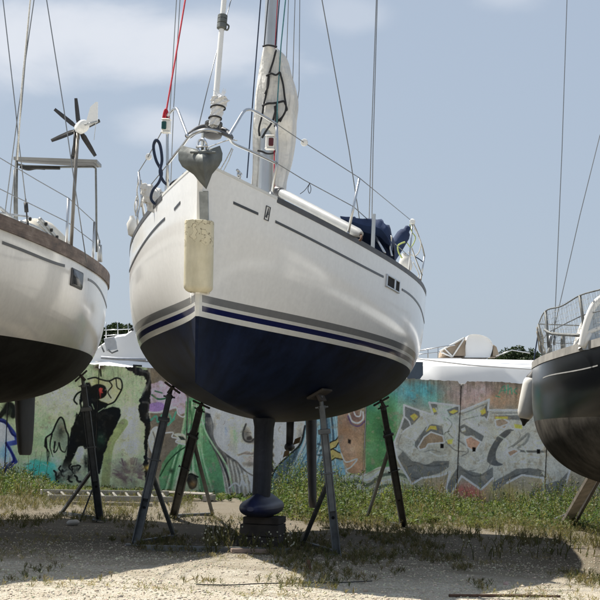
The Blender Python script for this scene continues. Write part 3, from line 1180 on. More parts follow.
mb.tube([A.on_u(374.5, 235, uh - .05), A.on_u(385, 253, uh - .3)], .012, 8)
mb.tube([A.on_u(391.5, 236, uh - .05), A.on_u(390, 248, uh + .1), A.on_u(392, 256, uh)], .010, 8)
mb.build("hood_frame", M["steel"], ra, True)
MB().tube([A.on_u(372.5, 252, us + .7), A.on_u(374, 214, us + .7)], [.02, .018], 10).build("stern_post", M["alu"], ra, True, 40)

# pushpit with its tangle of lines
ua = A.u_of(A.sheer(.9, 1))
mb = MB()
pa = [(411, 262, 0), (412.5, 221, 0)]
mb.tube([A.on_u(408, 279, ua - .6), A.on_u(412.5, 222, ua - .6)], .012, 8)
mb.tube(catmull([A.on_u(412.5, 222, ua - .6), A.on_u(417, 232, ua - .3), A.on_u(422, 246, ua), A.on_u(424.5, 256, ua + .3)], 5), .011, 8)
mb.tube([A.on_u(424.5, 256, ua + .3), A.on_u(420.5, 281, ua + .3)], .011, 8)
mb.tube(catmull([A.on_u(411, 246, ua - .6), A.on_u(416, 260, ua - .2), A.on_u(422, 275, ua + .3)], 5), .010, 8)
mb.build("pushpit", M["steel"], ra, True)
c_ = A.on_u(412.5, 221.5, ua - .6)
MB().lathe(c_ - np.array([0, 0, .035]), (0, 0, 1), [(0, .02), (.01, .035), (.05, .035), (.07, .015)], 12).build("pushpit_cap", M["white_plastic"], ra, True, 40)

# keel, bulb, sail-drive, rudder
vk = 0.0
kc = A.on_v(263.5, 470, 0)
UK = A.u_of(kc)
mb = MB()
G = []


def foil(c_u, z, chord, th, n=28):
    out = []
    for k in range(n):
        q = 2 * math.pi * k / n
        x = .5 * (1 - math.cos(q))                    # 0 nose .. 1 tail
        y = th * (1.4845 * math.sqrt(max(x, 0)) - .63 * x - 1.758 * x * x + 1.4215 * x ** 3 - .5075 * x ** 4)
        out.append(A.W(c_u + (x - .42) * chord, y if q < math.pi else -y, z))
    return out


zb_ = A.on_u(263, 514, UK)[2]
zt_ = float(A.zk_(UK / A.L) + A.tr(UK / A.L))
for z, ch, th_ in ((zt_ + .12, 1.35, .30), (zt_ + .02, 1.1, .22), (zt_ - .08, .98, .185), (zt_ - .3, .95, .175), (zb_ + .35, .9, .17), (zb_ + .1, .9, .17)):
    G.append(foil(UK, z, ch, th_) )
G = [g + [g[0]] for g in G]
MB().grid(np.array(G), flip=True).build("keel_fin", hull_material("keel_paint", [(-99, (.055, .06, .075)), (50, (.02, .02, .03)), (60, (.02, .02, .03))]), ra, True)
G = []
bz = A.on_u(263, 506, UK)[2]
for x in np.concatenate([np.linspace(-.85, -.6, 8), np.linspace(-.5, .55, 8), np.linspace(.62, .95, 8)]):
    e = math.sqrt(max(0.0, 1 - (abs(x) / (.86 if x < 0 else .96)) ** 2.6))
    ring = []
    for q in np.linspace(0, 2 * math.pi, 33):
        cq, sq = math.cos(q), math.sin(q)
        yy = .195 * math.copysign(abs(cq) ** .85, cq) * e
        zz = (.10 if sq > 0 else .105) * math.copysign(abs(sq) ** .9, sq) * e + .065 * math.exp(-(yy / .07) ** 2) * e * (sq > 0)
        ring.append(A.W(UK + x, yy, bz + zz - .01))
    G.append(ring)
mb = MB().grid(np.array(G), flip=True).add(G[0][:-1], [tuple(range(32))]).add(G[-1][:-1], [tuple(range(31, -1, -1))])
mb.build("keel_bulb", simple("navy_keel_bulb", (.02, .026, .075), .45, 0, .35, 5, .1, 20), ra, True)

rc = A.on_v(311, 470, 0)
UR = A.u_of(rc)
G = []
UR = min(UR, A.L - .45)
for k in np.linspace(0, 1, 16):
    z = A.on_u(311, 405, UR)[2] * (1 - k) + A.on_u(313, 508, UR)[2] * k
    ch = .62 - .16 * k if k < .9 else .62 - .16 * k - .3 * ((k - .9) / .1) ** 2
    xc = A.v_of(A.on_u(311.3 + 1.2 * k, 405 + 103 * k, UR))
    th_ = .15 - .05 * k
    r = []
    for P in foil(UR + .06 * k, z, ch, th_):
        r.append(P + side * xc)
    G.append(r + [r[0]])
mb = MB().grid(np.array(G), flip=True)
mb.add(G[-1][:-1], [tuple(range(28))])
mb.build("rudder", simple("rudder_paint", (.026, .028, .034), .6, 0, .3, 6), ra, True)
sd0 = A.on_v(290, 418, 0)
us_ = A.u_of(sd0)
mb = MB()
mb.tube([A.on_u(290.5, 410, us_), A.on_u(290, 432, us_), A.on_u(289.5, 444, us_)], [.05, .045, .042], 10)
mb.lathe(A.on_u(289.5, 447, us_) - aft * .16, aft, [(0, .015), (.05, .05), (.2, .052), (.34, .03), (.38, .008)], 14)
sdv = mb.build("sail_drive", simple("drive_leg", (.05, .052, .056), .5, .3, .2, 8), ra, True)
hub = A.on_u(289.5, 447, us_) + aft * .24
mb = MB()
for a_ in (0.9, 0.9 + math.pi):
    dv = side * math.cos(a_) + np.array([0, 0, math.sin(a_)])
    mb.slab([hub + dv * .03 - side * .01, hub + dv * .1 + np.cross(dv, aft) * .035, hub + dv * .17, hub + dv * .1 - np.cross(dv, aft) * .035], .012, aft + dv * .1)
mb.lathe(hub - aft * .03, aft, [(0, .02), (.01, .034), (.05, .034), (.07, .015)], 12)
mb.build("propeller", simple("bronze_propeller", (.16, .11, .06), .45, .7, .25, 10), ra, True, 40)

# things hanging on or lying about the main yacht
# plough anchor over the roller
an = thing("plough_anchor", "grey galvanised plough anchor hanging over the bow of the central yacht", "anchor", A.on_v(205, 168, 0) + fwd * .2)
D = -.46
tipA = A.on_u(206, 189, D + .17)
rid = A.on_u(203, 162, D - .09)
nk = A.on_u(202, 150.2, D + .06)
ridge = catmull([nk, A.on_u(202.3, 155, D - .04), rid, A.on_u(204.3, 175, D - .02), tipA], 5)
for outl in ([(189, 147.6, D + .11), (182, 145.3, D + .12), (178.2, 152, D + .12), (178.4, 160, D + .12), (182, 166.5, D + .11), (193.5, 174.5, D + .12), (200, 182.5, D + .15), (206, 189, D + .17)],
             [(214, 147.6, D + .11), (219.8, 145.6, D + .12), (222.3, 153, D + .12), (221.8, 160, D + .12), (218.8, 165.6, D + .11), (211.8, 174, D + .12), (209, 181.5, D + .15), (206, 189, D + .17)]):
    O_ = np.array([A.on_u(*q) for q in outl])
    kk = np.linspace(0, len(O_) - 1, 29)
    O = np.stack([np.interp(kk, np.arange(len(O_)), O_[:, k]) for k in range(3)], 1)
    rp = np.array([ridge[int(round(i * (len(ridge) - 1) / (len(O) - 1)))] for i in range(len(O))])
    rp = np.stack([np.interp(np.linspace(0, 1, len(O)), np.linspace(0, 1, len(ridge)), ridge[:, k]) for k in range(3)], 1)
    G = []
    for k in np.linspace(0, 1, 7):
        bul = .010 * math.sin(math.pi * k) * np.linspace(1, .0, len(O))[:, None]
        G.append(rp * (1 - k) + O * k + fwd * bul)
    G = np.array(G)
    Bk = G + aft * .016
    m_ = MB().grid(G).grid(Bk, flip=True).grid(np.array([G[-1], Bk[-1]])).grid(np.array([G[:, 0], Bk[:, 0]]))
    m_.build("fluke", M["galv"], an, True, 25)
mb = MB()
mb.bar(A.on_u(190, 152.3, D + .0), A.on_u(216, 152.6, D + .0), .018, .018, aft, 0, .004)
mb.bar(nk + aft * .02, A.on_u(203, 133, .25), .022, .07, side, 0, .006)
mb.build("shank", M["galv"], an)
mb = MB()
q = [A.on_u(202 + 4.5 * math.cos(a), 146 + 7 * math.sin(a), D + .03 + .02 * math.sin(a * 2)) for a in np.linspace(0, 2 * math.pi, 20)[:-1]]
mb.tube(q, .010, 6, closed=True)
mb.tube([A.on_u(196, 147, D), A.on_u(208, 146, D)], .008, 6)
mb.build("shackle", M["steel"], an, True)
MB().tube(catmull([A.on_u(207, 148, D + .05), A.on_u(214, 145, D + .2), A.on_u(229, 140, .2), A.on_u(237, 140.5, .3)], 5), .0045, 6).build("lashing", M["rope_white"], an, True)

# yellowed bow fender
bf = thing("bow_fender", "yellowed cream bow fender with flaking skin hung under the anchor", "fender", A.on_v(201, 294, 0) + fwd * .1)
fc_t, fc_b = A.on_v(201.3, 222.5, 0) + fwd * .085, A.on_v(200.4, 293.5, 0) + fwd * .10
n_ = Nodes("flaking_cream_foam")
o_ = n_.obj()
c_ = n_.ramp(n_.noise(o_, 7, 6, .65), [(.3, (.60, .55, .395)), (.7, (.71, .66, .50))])
sp_ = n_.new("ShaderNodeSeparateXYZ")
n_.link(o_, sp_.inputs[0])
hi_ = n_.ramp(n_.math("ADD", n_.math("MULTIPLY", sp_.outputs[2], 1.0), n_.math("MULTIPLY", n_.noise(o_, 9, 3), .16)), [(.42, 0.0), (.50, 1.0)])
pn = n_.noise(o_, 15, 3, .5)
ed = n_.math("MULTIPLY", n_.ramp(n_.math("ABSOLUTE", n_.math("SUBTRACT", pn, .53)), [(.006, 1.0), (.016, 0.0)]), hi_)
pl = n_.math("MULTIPLY", n_.ramp(pn, [(.53, 0.0), (.535, 1.0)]), hi_)
stn = n_.ramp(n_.noise(n_.mapping(o_, (6.0, 6.0, 1.0)), 1.6, 5, .6), [(.35, .82), (.6, 1.0)])
c_ = n_.mix(1.0, c_, stn, "MULTIPLY")
c_ = n_.mix(n_.math("MULTIPLY", pl, .6), c_, (.70, .64, .47))
c_ = n_.mix(n_.math("MULTIPLY", ed, .8), c_, (.13, .095, .05))
n_.base(c_); n_.set(.62, 0, .35); n_.bump(n_.math("ADD", n_.math("MULTIPLY", pl, 1.0), n_.math("MULTIPLY", n_.noise(o_, 12, 6, .7), .5)), .5, .012)
Hf = np.linalg.norm(fc_t - fc_b)
ax_f = unit(fc_b - fc_t)
G = []
for h in np.concatenate([[0, .004, .015], np.linspace(.03, Hf - .05, 26), [Hf - .03, Hf - .012, Hf]]):
    e = .94 if h < .002 else (.985 if h < .01 else 1.0)
    if h > Hf - .04:
        e = math.sqrt(max(.4, 1 - ((h - (Hf - .04)) / .04) ** 2 * .5))
    ring = []
    for q in np.linspace(0, 2 * math.pi, 49):
        cq, sq = math.cos(q), math.sin(q)
        vx = .119 * math.copysign(abs(cq) ** .8, cq) * e
        uy = .105 * math.copysign(abs(sq) ** .85, sq) * e
        ring.append(fc_t + ax_f * h + side * vx - fwd * uy)
    G.append(ring)
mb = MB().grid(np.array(G)).add(G[0][:-1], [tuple(range(47, -1, -1))]).add(G[-1][:-1], [tuple(range(48))])
bfb = mb.build("fender_body", n_.m, bf, True, 45)
mb = MB()
mb.tube([A.on_v(207, 189, 0) + fwd * .03, A.on_v(206.8, 205, 0) + fwd * .09, fc_t + side * .035 + fwd * .05], .006, 7)
mb.build("fender_rope", M["rope_white"], bf, True)
mb = MB()
mb.tube([fc_b - side * .06, A.on_v(192.5, 297, 0) + fwd * .06, A.on_v(188, 302, 0) + fwd * .0 + aft * .12], .005, 7)
mb.build("fender_rope", M["rope_white"], bf, True)
mb = MB()
mb.tube([fc_b + side * .08, A.on_v(213, 296, 0) + fwd * .03, A.on_v(214.5, 299, 0) + fwd * .02], .010, 7)
mb.build("fender_rope", M["rope_white"], bf, True)

# navy canvas-covered roll leaning in the pushpit, white fender and ropes beside it
rolld = thing("fender", "navy blue cloth covered fender leaning in the stern rail of the central yacht", "fender", A.on_u(387, 258, ua - .8), group="fenders on the yachts")
r0, r1 = A.on_u(388.5, 259, ua - .8), A.on_u(406.5, 230, ua - .75)
dr = unit(r1 - r0)
Lr = np.linalg.norm(r1 - r0)
bodyf = MB().lathe(r0 - dr * .03, dr, [(0, .03), (.02, .07), (.06, .088), (Lr * .5, .092), (Lr - .05, .088), (Lr, .07), (Lr + .02, .045), (Lr + .035, .04), (Lr + .07, .04), (Lr + .085, .02)], 22)
bodyf = bodyf.build("cover", M["navy_canvas"], rolld, True, 60)
MB().tube(catmull([r1 + dr * .08, A.on_u(412, 232, ua - .6), A.on_u(415.5, 238, ua - .55), A.on_u(411, 247, ua - .6), A.on_u(407, 243, ua - .7)], 6), .007, 6).build("lanyard", M["rope_yellow"], rolld, True)
MB().tube(catmull([A.on_u(405, 242, ua - .92), A.on_u(401, 243.5, ua - .95), A.on_u(398, 246, ua - .95), A.on_u(398.5, 252, ua - .95), A.on_u(402, 258, ua - .9)], 6), .010, 6).build("lanyard", M["rope_yellow"], rolld, True)
lb = thing("marker_buoy", "small white buoy wedged behind the navy fender at the stern rail", "buoy", A.on_u(404, 270, ua - .4))
cb = A.on_u(405.5, 263, ua - .4)
MB().lathe(cb - unit([-.2, 0, 1]) * .12, [-.2, 0, 1], [(0, .03), (.02, .06), (.07, .085), (.14, .085), (.19, .06), (.22, .035), (.25, .03)], 18).build("buoy_body", M["fender_white"], lb, True, 60)
for nm, pts, m_ in (("mooring_line", [(408, 252), (414, 256), (419, 252), (421, 243), (418, 235), (414, 228)], "rope_white"),
                    ("mooring_line", [(413, 262), (416, 268), (419, 275), (417, 281), (420, 284)], "rope_white"),
                    ("mooring_line", [(414, 256), (419, 259), (423, 262)], "rope_navy")):
    wire(nm, ra, catmull([A.on_u(x, y, ua - .2) for x, y in pts], 5), .007, M[m_])
wire("stern_lashing", ra, [A.on_u(419, 279, ua + .2), A.on_u(420.5, 284, ua + .2)], .02, M["rust"])

# blue rope hanging in a loop from the starboard bow
br = MB().tube(catmull([A.on_u(172, 187, ub + .1), A.on_u(164, 182, ub + .05), A.on_u(160, 172, ub), A.on_u(162, 160, ub), A.on_u(160, 145, ub), A.on_u(156, 140, ub), A.on_u(153.5, 147, ub + .02),
                        A.on_u(156, 160, ub + .05), A.on_u(161.5, 172, ub + .12), A.on_u(159, 182, ub + .15), A.on_u(153, 190, ub + .2), A.on_u(151, 198, ub + .25), A.on_u(154, 203, ub + .25), A.on_u(159, 203.5, ub + .25)], 7), .013, 8).build("mooring_rope", M["rope_navy"], None, True)
tag(br, "dark blue rope looped over the rail on the left bow of the central yacht", "rope")
rr_ = MB().tube(catmull([A.on_u(165.5, 119, ub), A.on_u(166.3, 111, ub), A.on_u(172, 78, ub + .2), A.on_u(178.5, 40, ub + .5), A.on_u(185.2, 0, ub + .8), A.on_u(189, -24, ub + 1.0), A.on_u(212, -165, ub + 2.0), A.on_u(228, -260, ub + 2.7)], 4), .0075, 6)
rr_.tube(catmull([A.on_u(163.5, 118, ub), A.on_u(164.5, 112.5, ub), A.on_u(166, 109.5, ub), A.on_u(167.5, 113, ub), A.on_u(168.5, 117.5, ub)], 4), .012, 6)
tag(rr_.build("red_line", M["rope_red"], None, True), "red rope running up from the green navigation light", "rope")

# bundle of pale sailcloth lying on the starboard deck
bg = MB()
G = []
c0 = [A.on_u(x, y, u2 - .6) for x, y in ((157, 201), (152, 196), (147, 190), (143.5, 186))]
cc = catmull(c0, 6)
for i, c_ in enumerate(cc):
    k = i / (len(cc) - 1)
    r_ = .10 * (1 - .75 * k) * (1 + .1 * math.sin(i * 1.9))
    G.append([c_ + r_ * (1 + .18 * math.sin(3 * q + i) + .1 * math.sin(7 * q - i)) * (math.cos(q) * side + math.sin(q) * np.array([0, .3, 1.0])) for q in np.linspace(0, 2 * math.pi, 21)])
bg.grid(np.array(G)).add(G[0][:-1], [tuple(range(20))]).add(G[-1][:-1], [tuple(range(19, -1, -1))])
tag(bg.build("sailcloth_bundle", M["sail_canvas"], None, True), "bundle of pale sailcloth on the left deck of the central yacht", "sail bundle")
mb = MB()
for pts in (((140, 178), (137, 190), (138.5, 203), (135.5, 213)), ((141, 180), (143, 194), (141, 207)), ((137, 196), (134.5, 206), (136, 216))):
    mb.tube(catmull([A.on_u(x, y, u2) for x, y in pts], 5), .006, 6)
tag(mb.build("tangled_line", M["rope_white"], None, True), "pale tangled line hanging on the left stanchion of the central yacht", "rope")
sd_c = A.on_u(134.5, 226, u3 + .2)
sm = MB().lathe(sd_c - np.array([0, 0, .1]), (-.15, 0, 1), [(0, .03), (.02, .055), (.13, .06), (.17, .03), (.2, .02)], 14)
tag(sm.build("small_fender", M["fender_white"], None, True, 50), "small white fender tucked at the left edge of the central yacht's deck", "fender", "fenders on the yachts")
wire("deck_cleat_line", ra, catmull([A.on_u(171, 184, ub + .1), A.on_u(175, 181, ub - .1), A.on_u(181, 178, .5), A.on_u(184, 174, .35)], 4), .012, M["rope_black"])
wire("jib_sheet", ra, [A.on_u(219, 172, .3), A.on_u(226, 160, .35), A.on_u(232, 148, .35)], .005, M["rope_white"])
wire("jib_sheet", ra, [A.on_u(222, 174, .3), A.on_u(229, 160, .35), A.on_u(233, 149, .35)], .004, M["rope_white"])
cl_ = A.sheer(A.sheer_t(246, 1), 1, .06, .05)
mb = MB().tube([cl_ - aft * .1 + [0, 0, .05], cl_ + aft * .1 + [0, 0, .05]], .012, 8)
for k in (-.04, .04):
    mb.tube([cl_ + aft * k, cl_ + aft * k + [0, 0, .05]], .012, 8)
mb.build("mooring_cleat", M["steel"], ra, True)


# ------------------------------------------------------------------ left yacht
Lb = Boat(x0=-4.4835, y0=12.4561, th=.0803, L=10.4966, B=1.5578, tmax=.5372, bst=.4523, zb=3.3777, zm=3.0947, zst=3.2165, zwl=2.0409,
          zf=1.8, zk=1.3723, zt=1.8064, rake=.5, q0=1.0, q1=1.0, q2=.4547, pw=1.9977, n0=1.8, n1=3.414, trim=0.0, ws=.0484)
rl = Lb.make_root("sailing_yacht", "white sailing yacht with worn teak rail, solar panel and wind turbine at its stern", "sailing yacht", "yachts laid up ashore")
M["hullL"] = hull_material("white_hull_black_bottom", [(-9, (.022, .022, .021)), (.0, (.82, .80, .755)), (.9, (.82, .80, .755))], .05, .12, None, .7, .5, .05)
Lb.build_hull(M["hullL"], M["deck_white"])
Lb.rail("teak_rail", M["teak"], .07, .14, .02, .999, up=-.135, out=.02)
Lb.stripe("cove_stripe", M["cove"], [(2, 243), (18, 248), (34, 255), (50, 261), (64, 266.5)], 1, .03)
Lb.stripe("cove_stripe", M["cove"], [(88, 279), (94, 283.5), (100, 290), (104, 297)], 1, .026)
p, n, al, up = skin_patch(Lb, 76.6, 279, 1, 0, 0, 0, None, "")
ax = np.array([al, up, n])
MB().box(p + n * .004, (.50, .19, .02), ax, 0, .008).build("porthole", M["toe_dark"], rl, True, 40)
pg = MB().box(p + n * .010, (.47, .165, .02), ax, 0, .008).build("porthole_glass", M["dark_glass"], rl, True, 40)
afl = np.array([Lb.s, Lb.c, 0]); sdl = np.array([Lb.c, -Lb.s, 0])


def lfoot(px, inb=.05):
    t = Lb.sheer_t(px, 1)
    P = Lb.sheer(t, 1, inb, .0)
    return P, Lb.u_of(P)


# rudder and skeg
ur = .9 * Lb.L
mb = MB()
G = []
for py, x0_, x1_, ch in ((392, 16.5, 33.5, .9), (420, 16.8, 33, .8), (440, 18, 32, .7), (452, 19.5, 30.5, .6), (455, 21, 29, .5)):
    l_, r_ = Lb.on_u(x0_, py, ur), Lb.on_u(x1_, py, ur)
    c_, h_ = (l_ + r_) / 2, np.linalg.norm(r_ - l_) / 2
    G.append([c_ + sdl * h_ * .62 * math.copysign(abs(math.cos(q)) ** .7, math.cos(q)) + afl * ch * .5 * math.sin(q) for q in np.linspace(0, 2 * math.pi, 25)])
mb.grid(np.array(G), flip=True).add(G[-1][:-1], [tuple(range(24))])
mb.build("rudder", simple("black_rudder_paint", (.02, .02, .02), .7, 0, .4, 5), rl, True, 60)
# long keel far forward keeps the boat standing
G = []
for z, w_, u0_, u1_ in ((1.5, .16, 3.2, 6.2), (1.0, .12, 3.4, 6.0), (.34, .15, 3.5, 5.9)):
    G.append([Lb.W((u0_ + u1_) / 2 + (u1_ - u0_) / 2 * math.cos(q), w_ * math.sin(q), z) for q in np.linspace(0, 2 * math.pi, 25)])
MB().grid(np.array(G)).add(G[-1][:-1], [tuple(range(24))]).build("keel_fin", M["hullL"] if False else simple("black_keel_paint", (.02, .02, .02), .7, 0, .4), rl, True, 60)

# stanchions, lifelines, gantry
f1, u1 = lfoot(97)
f1t = Lb.on_u(94.6, 222, u1)
MB().tube([f1 - [0, 0, .1], f1t], .016, 8).build("stanchion", M["steel"], rl, True)
f0, u0 = lfoot(71)
f0t = Lb.on_u(68.4, 198, u0)
MB().tube([f0 - [0, 0, .1], f0t], .016, 8).build("stanchion", M["steel"], rl, True)
f9, u9 = lfoot(100.5)
mb = MB()
for px, py in ((98.5, 240), (100, 245)):
    mb.tube([Lb.on_u(px + .5, 262, u9), Lb.on_u(px, py, u9)], .022, 8)
mb.build("rail_post", M["galv_edge"], rl, True)
um = u0 - 2.2
fm, umm = lfoot(17)
wire("lifeline", rl, [Lb.on_u(-30, 147, umm - 1.5), Lb.on_u(0, 158, umm), Lb.on_u(36.5, 179.8, (umm + u0) / 2), f0t, f1t, Lb.on_u(100, 243, u9)], .005, M["wire"])
wire("lifeline", rl, [Lb.on_u(-30, 178, umm - 1.5), Lb.on_u(0, 189, umm), f0 + (f0t - f0) * .5, f1 + (f1t - f1) * .5], .005, M["wire"])
mb = MB()
up_r = u1 - .1
mb.tube([Lb.on_u(96.6, 252, up_r), Lb.on_u(96.2, 200, up_r), Lb.on_u(95.8, 168.5, up_r), Lb.on_u(93, 166.8, up_r)], .012, 8)
mb.tube([Lb.on_u(93, 166.8, up_r), Lb.on_u(60, 167, up_r), Lb.on_u(25, 166, up_r), Lb.on_u(18, 164.5, up_r)], .012, 8)
mb.tube([Lb.on_u(16.5, 226, up_r), Lb.on_u(16.2, 190, up_r), Lb.on_u(16.5, 160, up_r)], .018, 8)
mb.tube([Lb.on_u(14.5, 224, up_r), Lb.on_u(14.2, 170, up_r)], .010, 8)
mb.build("gantry", M["galv_bar"], rl, True)
# solar panel: seen from below, tilted
c00, c10 = Lb.on_u(13.5, 158.2, up_r - .35), Lb.on_u(97, 161.2, up_r - .35)
c01, c11 = Lb.on_u(19, 160.5, up_r + .35), Lb.on_u(101.5, 166.0, up_r + .35)
Pn = [c00, c10, c11, c01]
nn = unit(np.cross(c10 - c00, c01 - c00))
sp = MB().slab(Pn, .035, nn).build("solar_panel", M["solar_frame"], rl)
inn = [p_ * .93 + sum(Pn) / 4 * .07 - (0, 0, .02) for p_ in Pn]
MB().slab(inn, .006, nn).build("panel_back", M["solar_cell"], sp)
mb = MB()
mb.tube([Lb.on_u(22, 167.5, up_r), Lb.on_u(60, 168, up_r)], .02, 6)
mb.tube(catmull([Lb.on_u(20, 167, up_r), Lb.on_u(28, 169.5, up_r), Lb.on_u(36, 168.3, up_r), Lb.on_u(45, 168.7, up_r)], 4), .014, 6)
mb.build("panel_clamp", M["black_rubber"], sp, True)

# wind turbine on its pole
wt_u = u0 + .1
tr_ = MB().tube([Lb.on_u(70.8, 251, wt_u), Lb.on_u(74.3, 190, wt_u), Lb.on_u(78.2, 128, wt_u)], .019, 10).build("wind_turbine", simple("old_turbine_pole", (.20, .185, .165), .45, .5, .3, 6), rl, True)
MB().tube([Lb.on_u(73.8, 156, wt_u + .03), Lb.on_u(75.3, 130, wt_u + .03)], .016, 8).build("pole_brace", M["blade"], tr_, True)
hubc = Lb.on_u(80.8, 127.8, wt_u)
fwdl = unit(np.array([-.36, 1.0, .0]))
MB().lathe(hubc + fwdl * .10, -fwdl, [(0, .02), (.01, .05), (.04, .06), (.10, .065), (.2, .066), (.26, .06), (.275, .045), (.28, .01)], 20).build("turbine_hub", M["white_plastic"], tr_, True, 50)
MB().lathe(hubc + fwdl * .16, -fwdl, [(0, .01), (.01, .03), (.05, .05)], 16).build("nose_cone", M["blade"], tr_, True, 50)
rx = unit(np.cross(fwdl, [0, 0, 1])); rz = np.cross(rx, fwdl)
for tx, ty in ((77.8, 102), (55, 110.5), (53.5, 140), (73.5, 158), (95.5, 148.5), (88, 126)):
    tp = Lb.on_u(tx, ty, wt_u)
    dv = tp - hubc
    dv = dv - fwdl * np.dot(dv, fwdl)
    if tx == 88:
        dv = -(Lb.on_u(53.5, 140, wt_u) - hubc)
        dv = dv - fwdl * np.dot(dv, fwdl)
    ln = np.linalg.norm(dv)
    ln = max(ln, .33) if tx != 88 else .25
    d_ = unit(dv)
    cr = np.cross(fwdl, d_)
    st = hubc + fwdl * .09
    P = []
    G = []
    for k, w_ in ((.10, .035), (.3, .06), (.7, .05), (1.0, .036)):
        tw = .5 - .3 * k
        cv = cr * math.cos(tw) + fwdl * math.sin(tw)
        th_ = np.cross(d_, cv) * .008
        c_ = st + d_ * ln * k
        G.append([c_ - cv * w_ * .5, c_ + th_, c_ + cv * w_ * .5, c_ - th_, c_ - cv * w_ * .5])
    m_ = MB().grid(np.array(G)).add(G[-1][:-1], [(0, 1, 2, 3)]).add(G[0][:-1], [(3, 2, 1, 0)])
    m_.build("blade", M["blade"], tr_)
fin = [Lb.on_u(86.2, 122, wt_u - .2), Lb.on_u(90.5, 107, wt_u - .22), Lb.on_u(96, 102, wt_u - .24), Lb.on_u(97.8, 102, wt_u - .24), Lb.on_u(97.6, 121.5, wt_u - .24), Lb.on_u(90, 125.5, wt_u - .21)]
MB().slab(fin, .012, np.cross(fin[1] - fin[0], fin[4] - fin[0])).build("tail_fin", M["white_paint"], tr_)
MB().tube([hubc - fwdl * .2, Lb.on_u(90, 123.5, wt_u - .22), Lb.on_u(97.5, 121.5, wt_u - .24)], .012, 8).tube([Lb.on_u(96, 122, wt_u - .24), Lb.on_u(94, 140, wt_u + .2)], .003, 5).build("tail_boom", M["galv_edge"], tr_, True)

# rigging
for pts in (((-2, -40), (3, 0), (15.6, 110), (18.8, 142), (26, 203)), ((38, -20), (34, 0), (18.4, 110), (5, 213)), ((31.5, -20), (30.5, 0), (21.7, 105), (10, 215)), ((43, -20), (46.6, 0), (64, 110), (74, 180), (86.5, 262))):
    wire("backstay", rl, [Lb.on_u(x, y, u0 - .2) for x, y in pts], .0055, M["wire"])
wire("flag_halyard", rl, [Lb.on_u(31.5, -20, u0 - .3), Lb.on_u(30.3, 0, u0 - .3), Lb.on_u(21.5, 90, u0 - .3), Lb.on_u(17.5, 160, u0 - .3)], .008, M["rope_white"])
mb = MB()
a_, b_ = Lb.on_u(25.5, 199, u0 - .2), Lb.on_u(27.2, 221, u0 - .2)
mb.tube([a_, b_], .008, 6).tube([a_ + (b_ - a_) * .15, a_ + (b_ - a_) * .6], .022, 8)
mb.tube([b_ - [0, 0, .0], Lb.on_u(28, 232, u0 - .2)], .016, 8)
mb.build("turnbuckle", M["black_rubber"], rl, True)
# cabin top: cream dome, teak grab rails and blocks behind the rail
G = []
for k in np.linspace(0, 1, 16):
    x_ = 22 + 44 * k
    yb = 236 + 16 * k
    h_ = yb - np.interp(x_, [22, 28, 35, 45, 55, 63, 66], [223, 218.5, 217.5, 220.5, 231, 243, 249])
    base = Lb.on_v(x_, yb, .55)
    topp = Lb.on_v(x_, yb - h_, .55)
    hh = topp[2] - base[2]
    G.append([base + sdl * (.17 * math.cos(q)) + np.array([0, 0, hh * math.sin(q) ** .8]) for q in np.linspace(math.pi, 0, 15)])
MB().grid(np.array(G), flip=True).build("cabin_dome", simple("cream_dome", (.62, .57, .47), .5, 0, .12), rl, True, 60)
mb = MB()
mb.tube(catmull([Lb.on_v(x, y, .75) for x, y in ((20, 222), (34, 226.5), (46, 234.5), (58, 242), (66, 248))], 4), .022, 8)
mb.tube(catmull([Lb.on_v(x, y, .75) for x, y in ((40, 219), (47, 226), (54, 235), (60, 243), (66, 248))], 4), .022, 8)
mb.tube(catmull([Lb.on_v(x, y, .75) for x, y in ((38, 222), (45, 229), (52, 238), (58, 244.5))], 4), .016, 8)
mb.tube([Lb.on_v(-10, 203, .8), Lb.on_v(0, 208, .8), Lb.on_v(18, 223, .8)], .02, 8)
mb.tube([Lb.on_v(-10, 212, .8), Lb.on_v(28, 216.5, .8)], .012, 8)
mb.build("grab_rail", M["galv_edge"], rl, True)
for x, y in ((46, 224), (51.5, 230), (57, 237), (30, 219)):
    MB().box(Lb.on_v(x, y, .78), (.035, .035, .045), None, 0, .008).build("rope_block", M["black_rubber"], rl)
for k in range(3):
    p_ = Lb.sheer(Lb.sheer_t(20 + 5 * k, 1), 1, .3, .04)
    MB().tube(catmull([p_ + np.array([.08 * math.cos(a), .1 * math.sin(a), .04 * math.sin(2 * a + k)]) for a in np.linspace(0, 5.5, 9)], 4), .016, 6).build("rope_coil", M["rope_white"] if k else M["teak"], rl, True)

# ------------------------------------------------------------------ right yacht
Rb = Boat(x0=3.7857, y0=12.8671, th=.0562, L=9.4276, B=1.4444, tmax=.5616, bst=.723, zb=2.41, zm=2.1435, zst=2.3407, zwl=1.4979,
          zf=1.2, zk=.732, zt=1.4627, rake=.5, q0=1.0, q1=.6742, q2=.4088, pw=1.9628, n0=1.8, n1=4.0, trim=0.0, ws=-.0108)
rr = Rb.make_root("sailing_yacht", "glossy black sailing yacht with grimy grey bottom and netting round its rail", "sailing yacht", "yachts laid up ashore")
M["hullR"] = hull_material("black_hull_grey_bottom", [(-9, (.085, .078, .068)), (.0, (.006, .0068, .008)), (.62, (.006, .0068, .008))], .10, .18, None, .8, .7, .4, .16)
Rb.build_hull(M["hullR"], M["deck_white"])
Rb.rail("toe_rail", simple("chalky_grey_rail", (.27, .26, .24), .8, 0, .35, 5), .06, .08, .02, .999, up=-.04, out=.012)
Rb.stripe("cove_stripe", simple("pale_cove_line", (.33, .33, .32), .5), [(543, 377.5), (560, 374), (580, 369.5), (598, 365)], -1, .012)
afr = np.array([Rb.s, Rb.c, 0]); sdr = np.array([Rb.c, -Rb.s, 0])
G = []
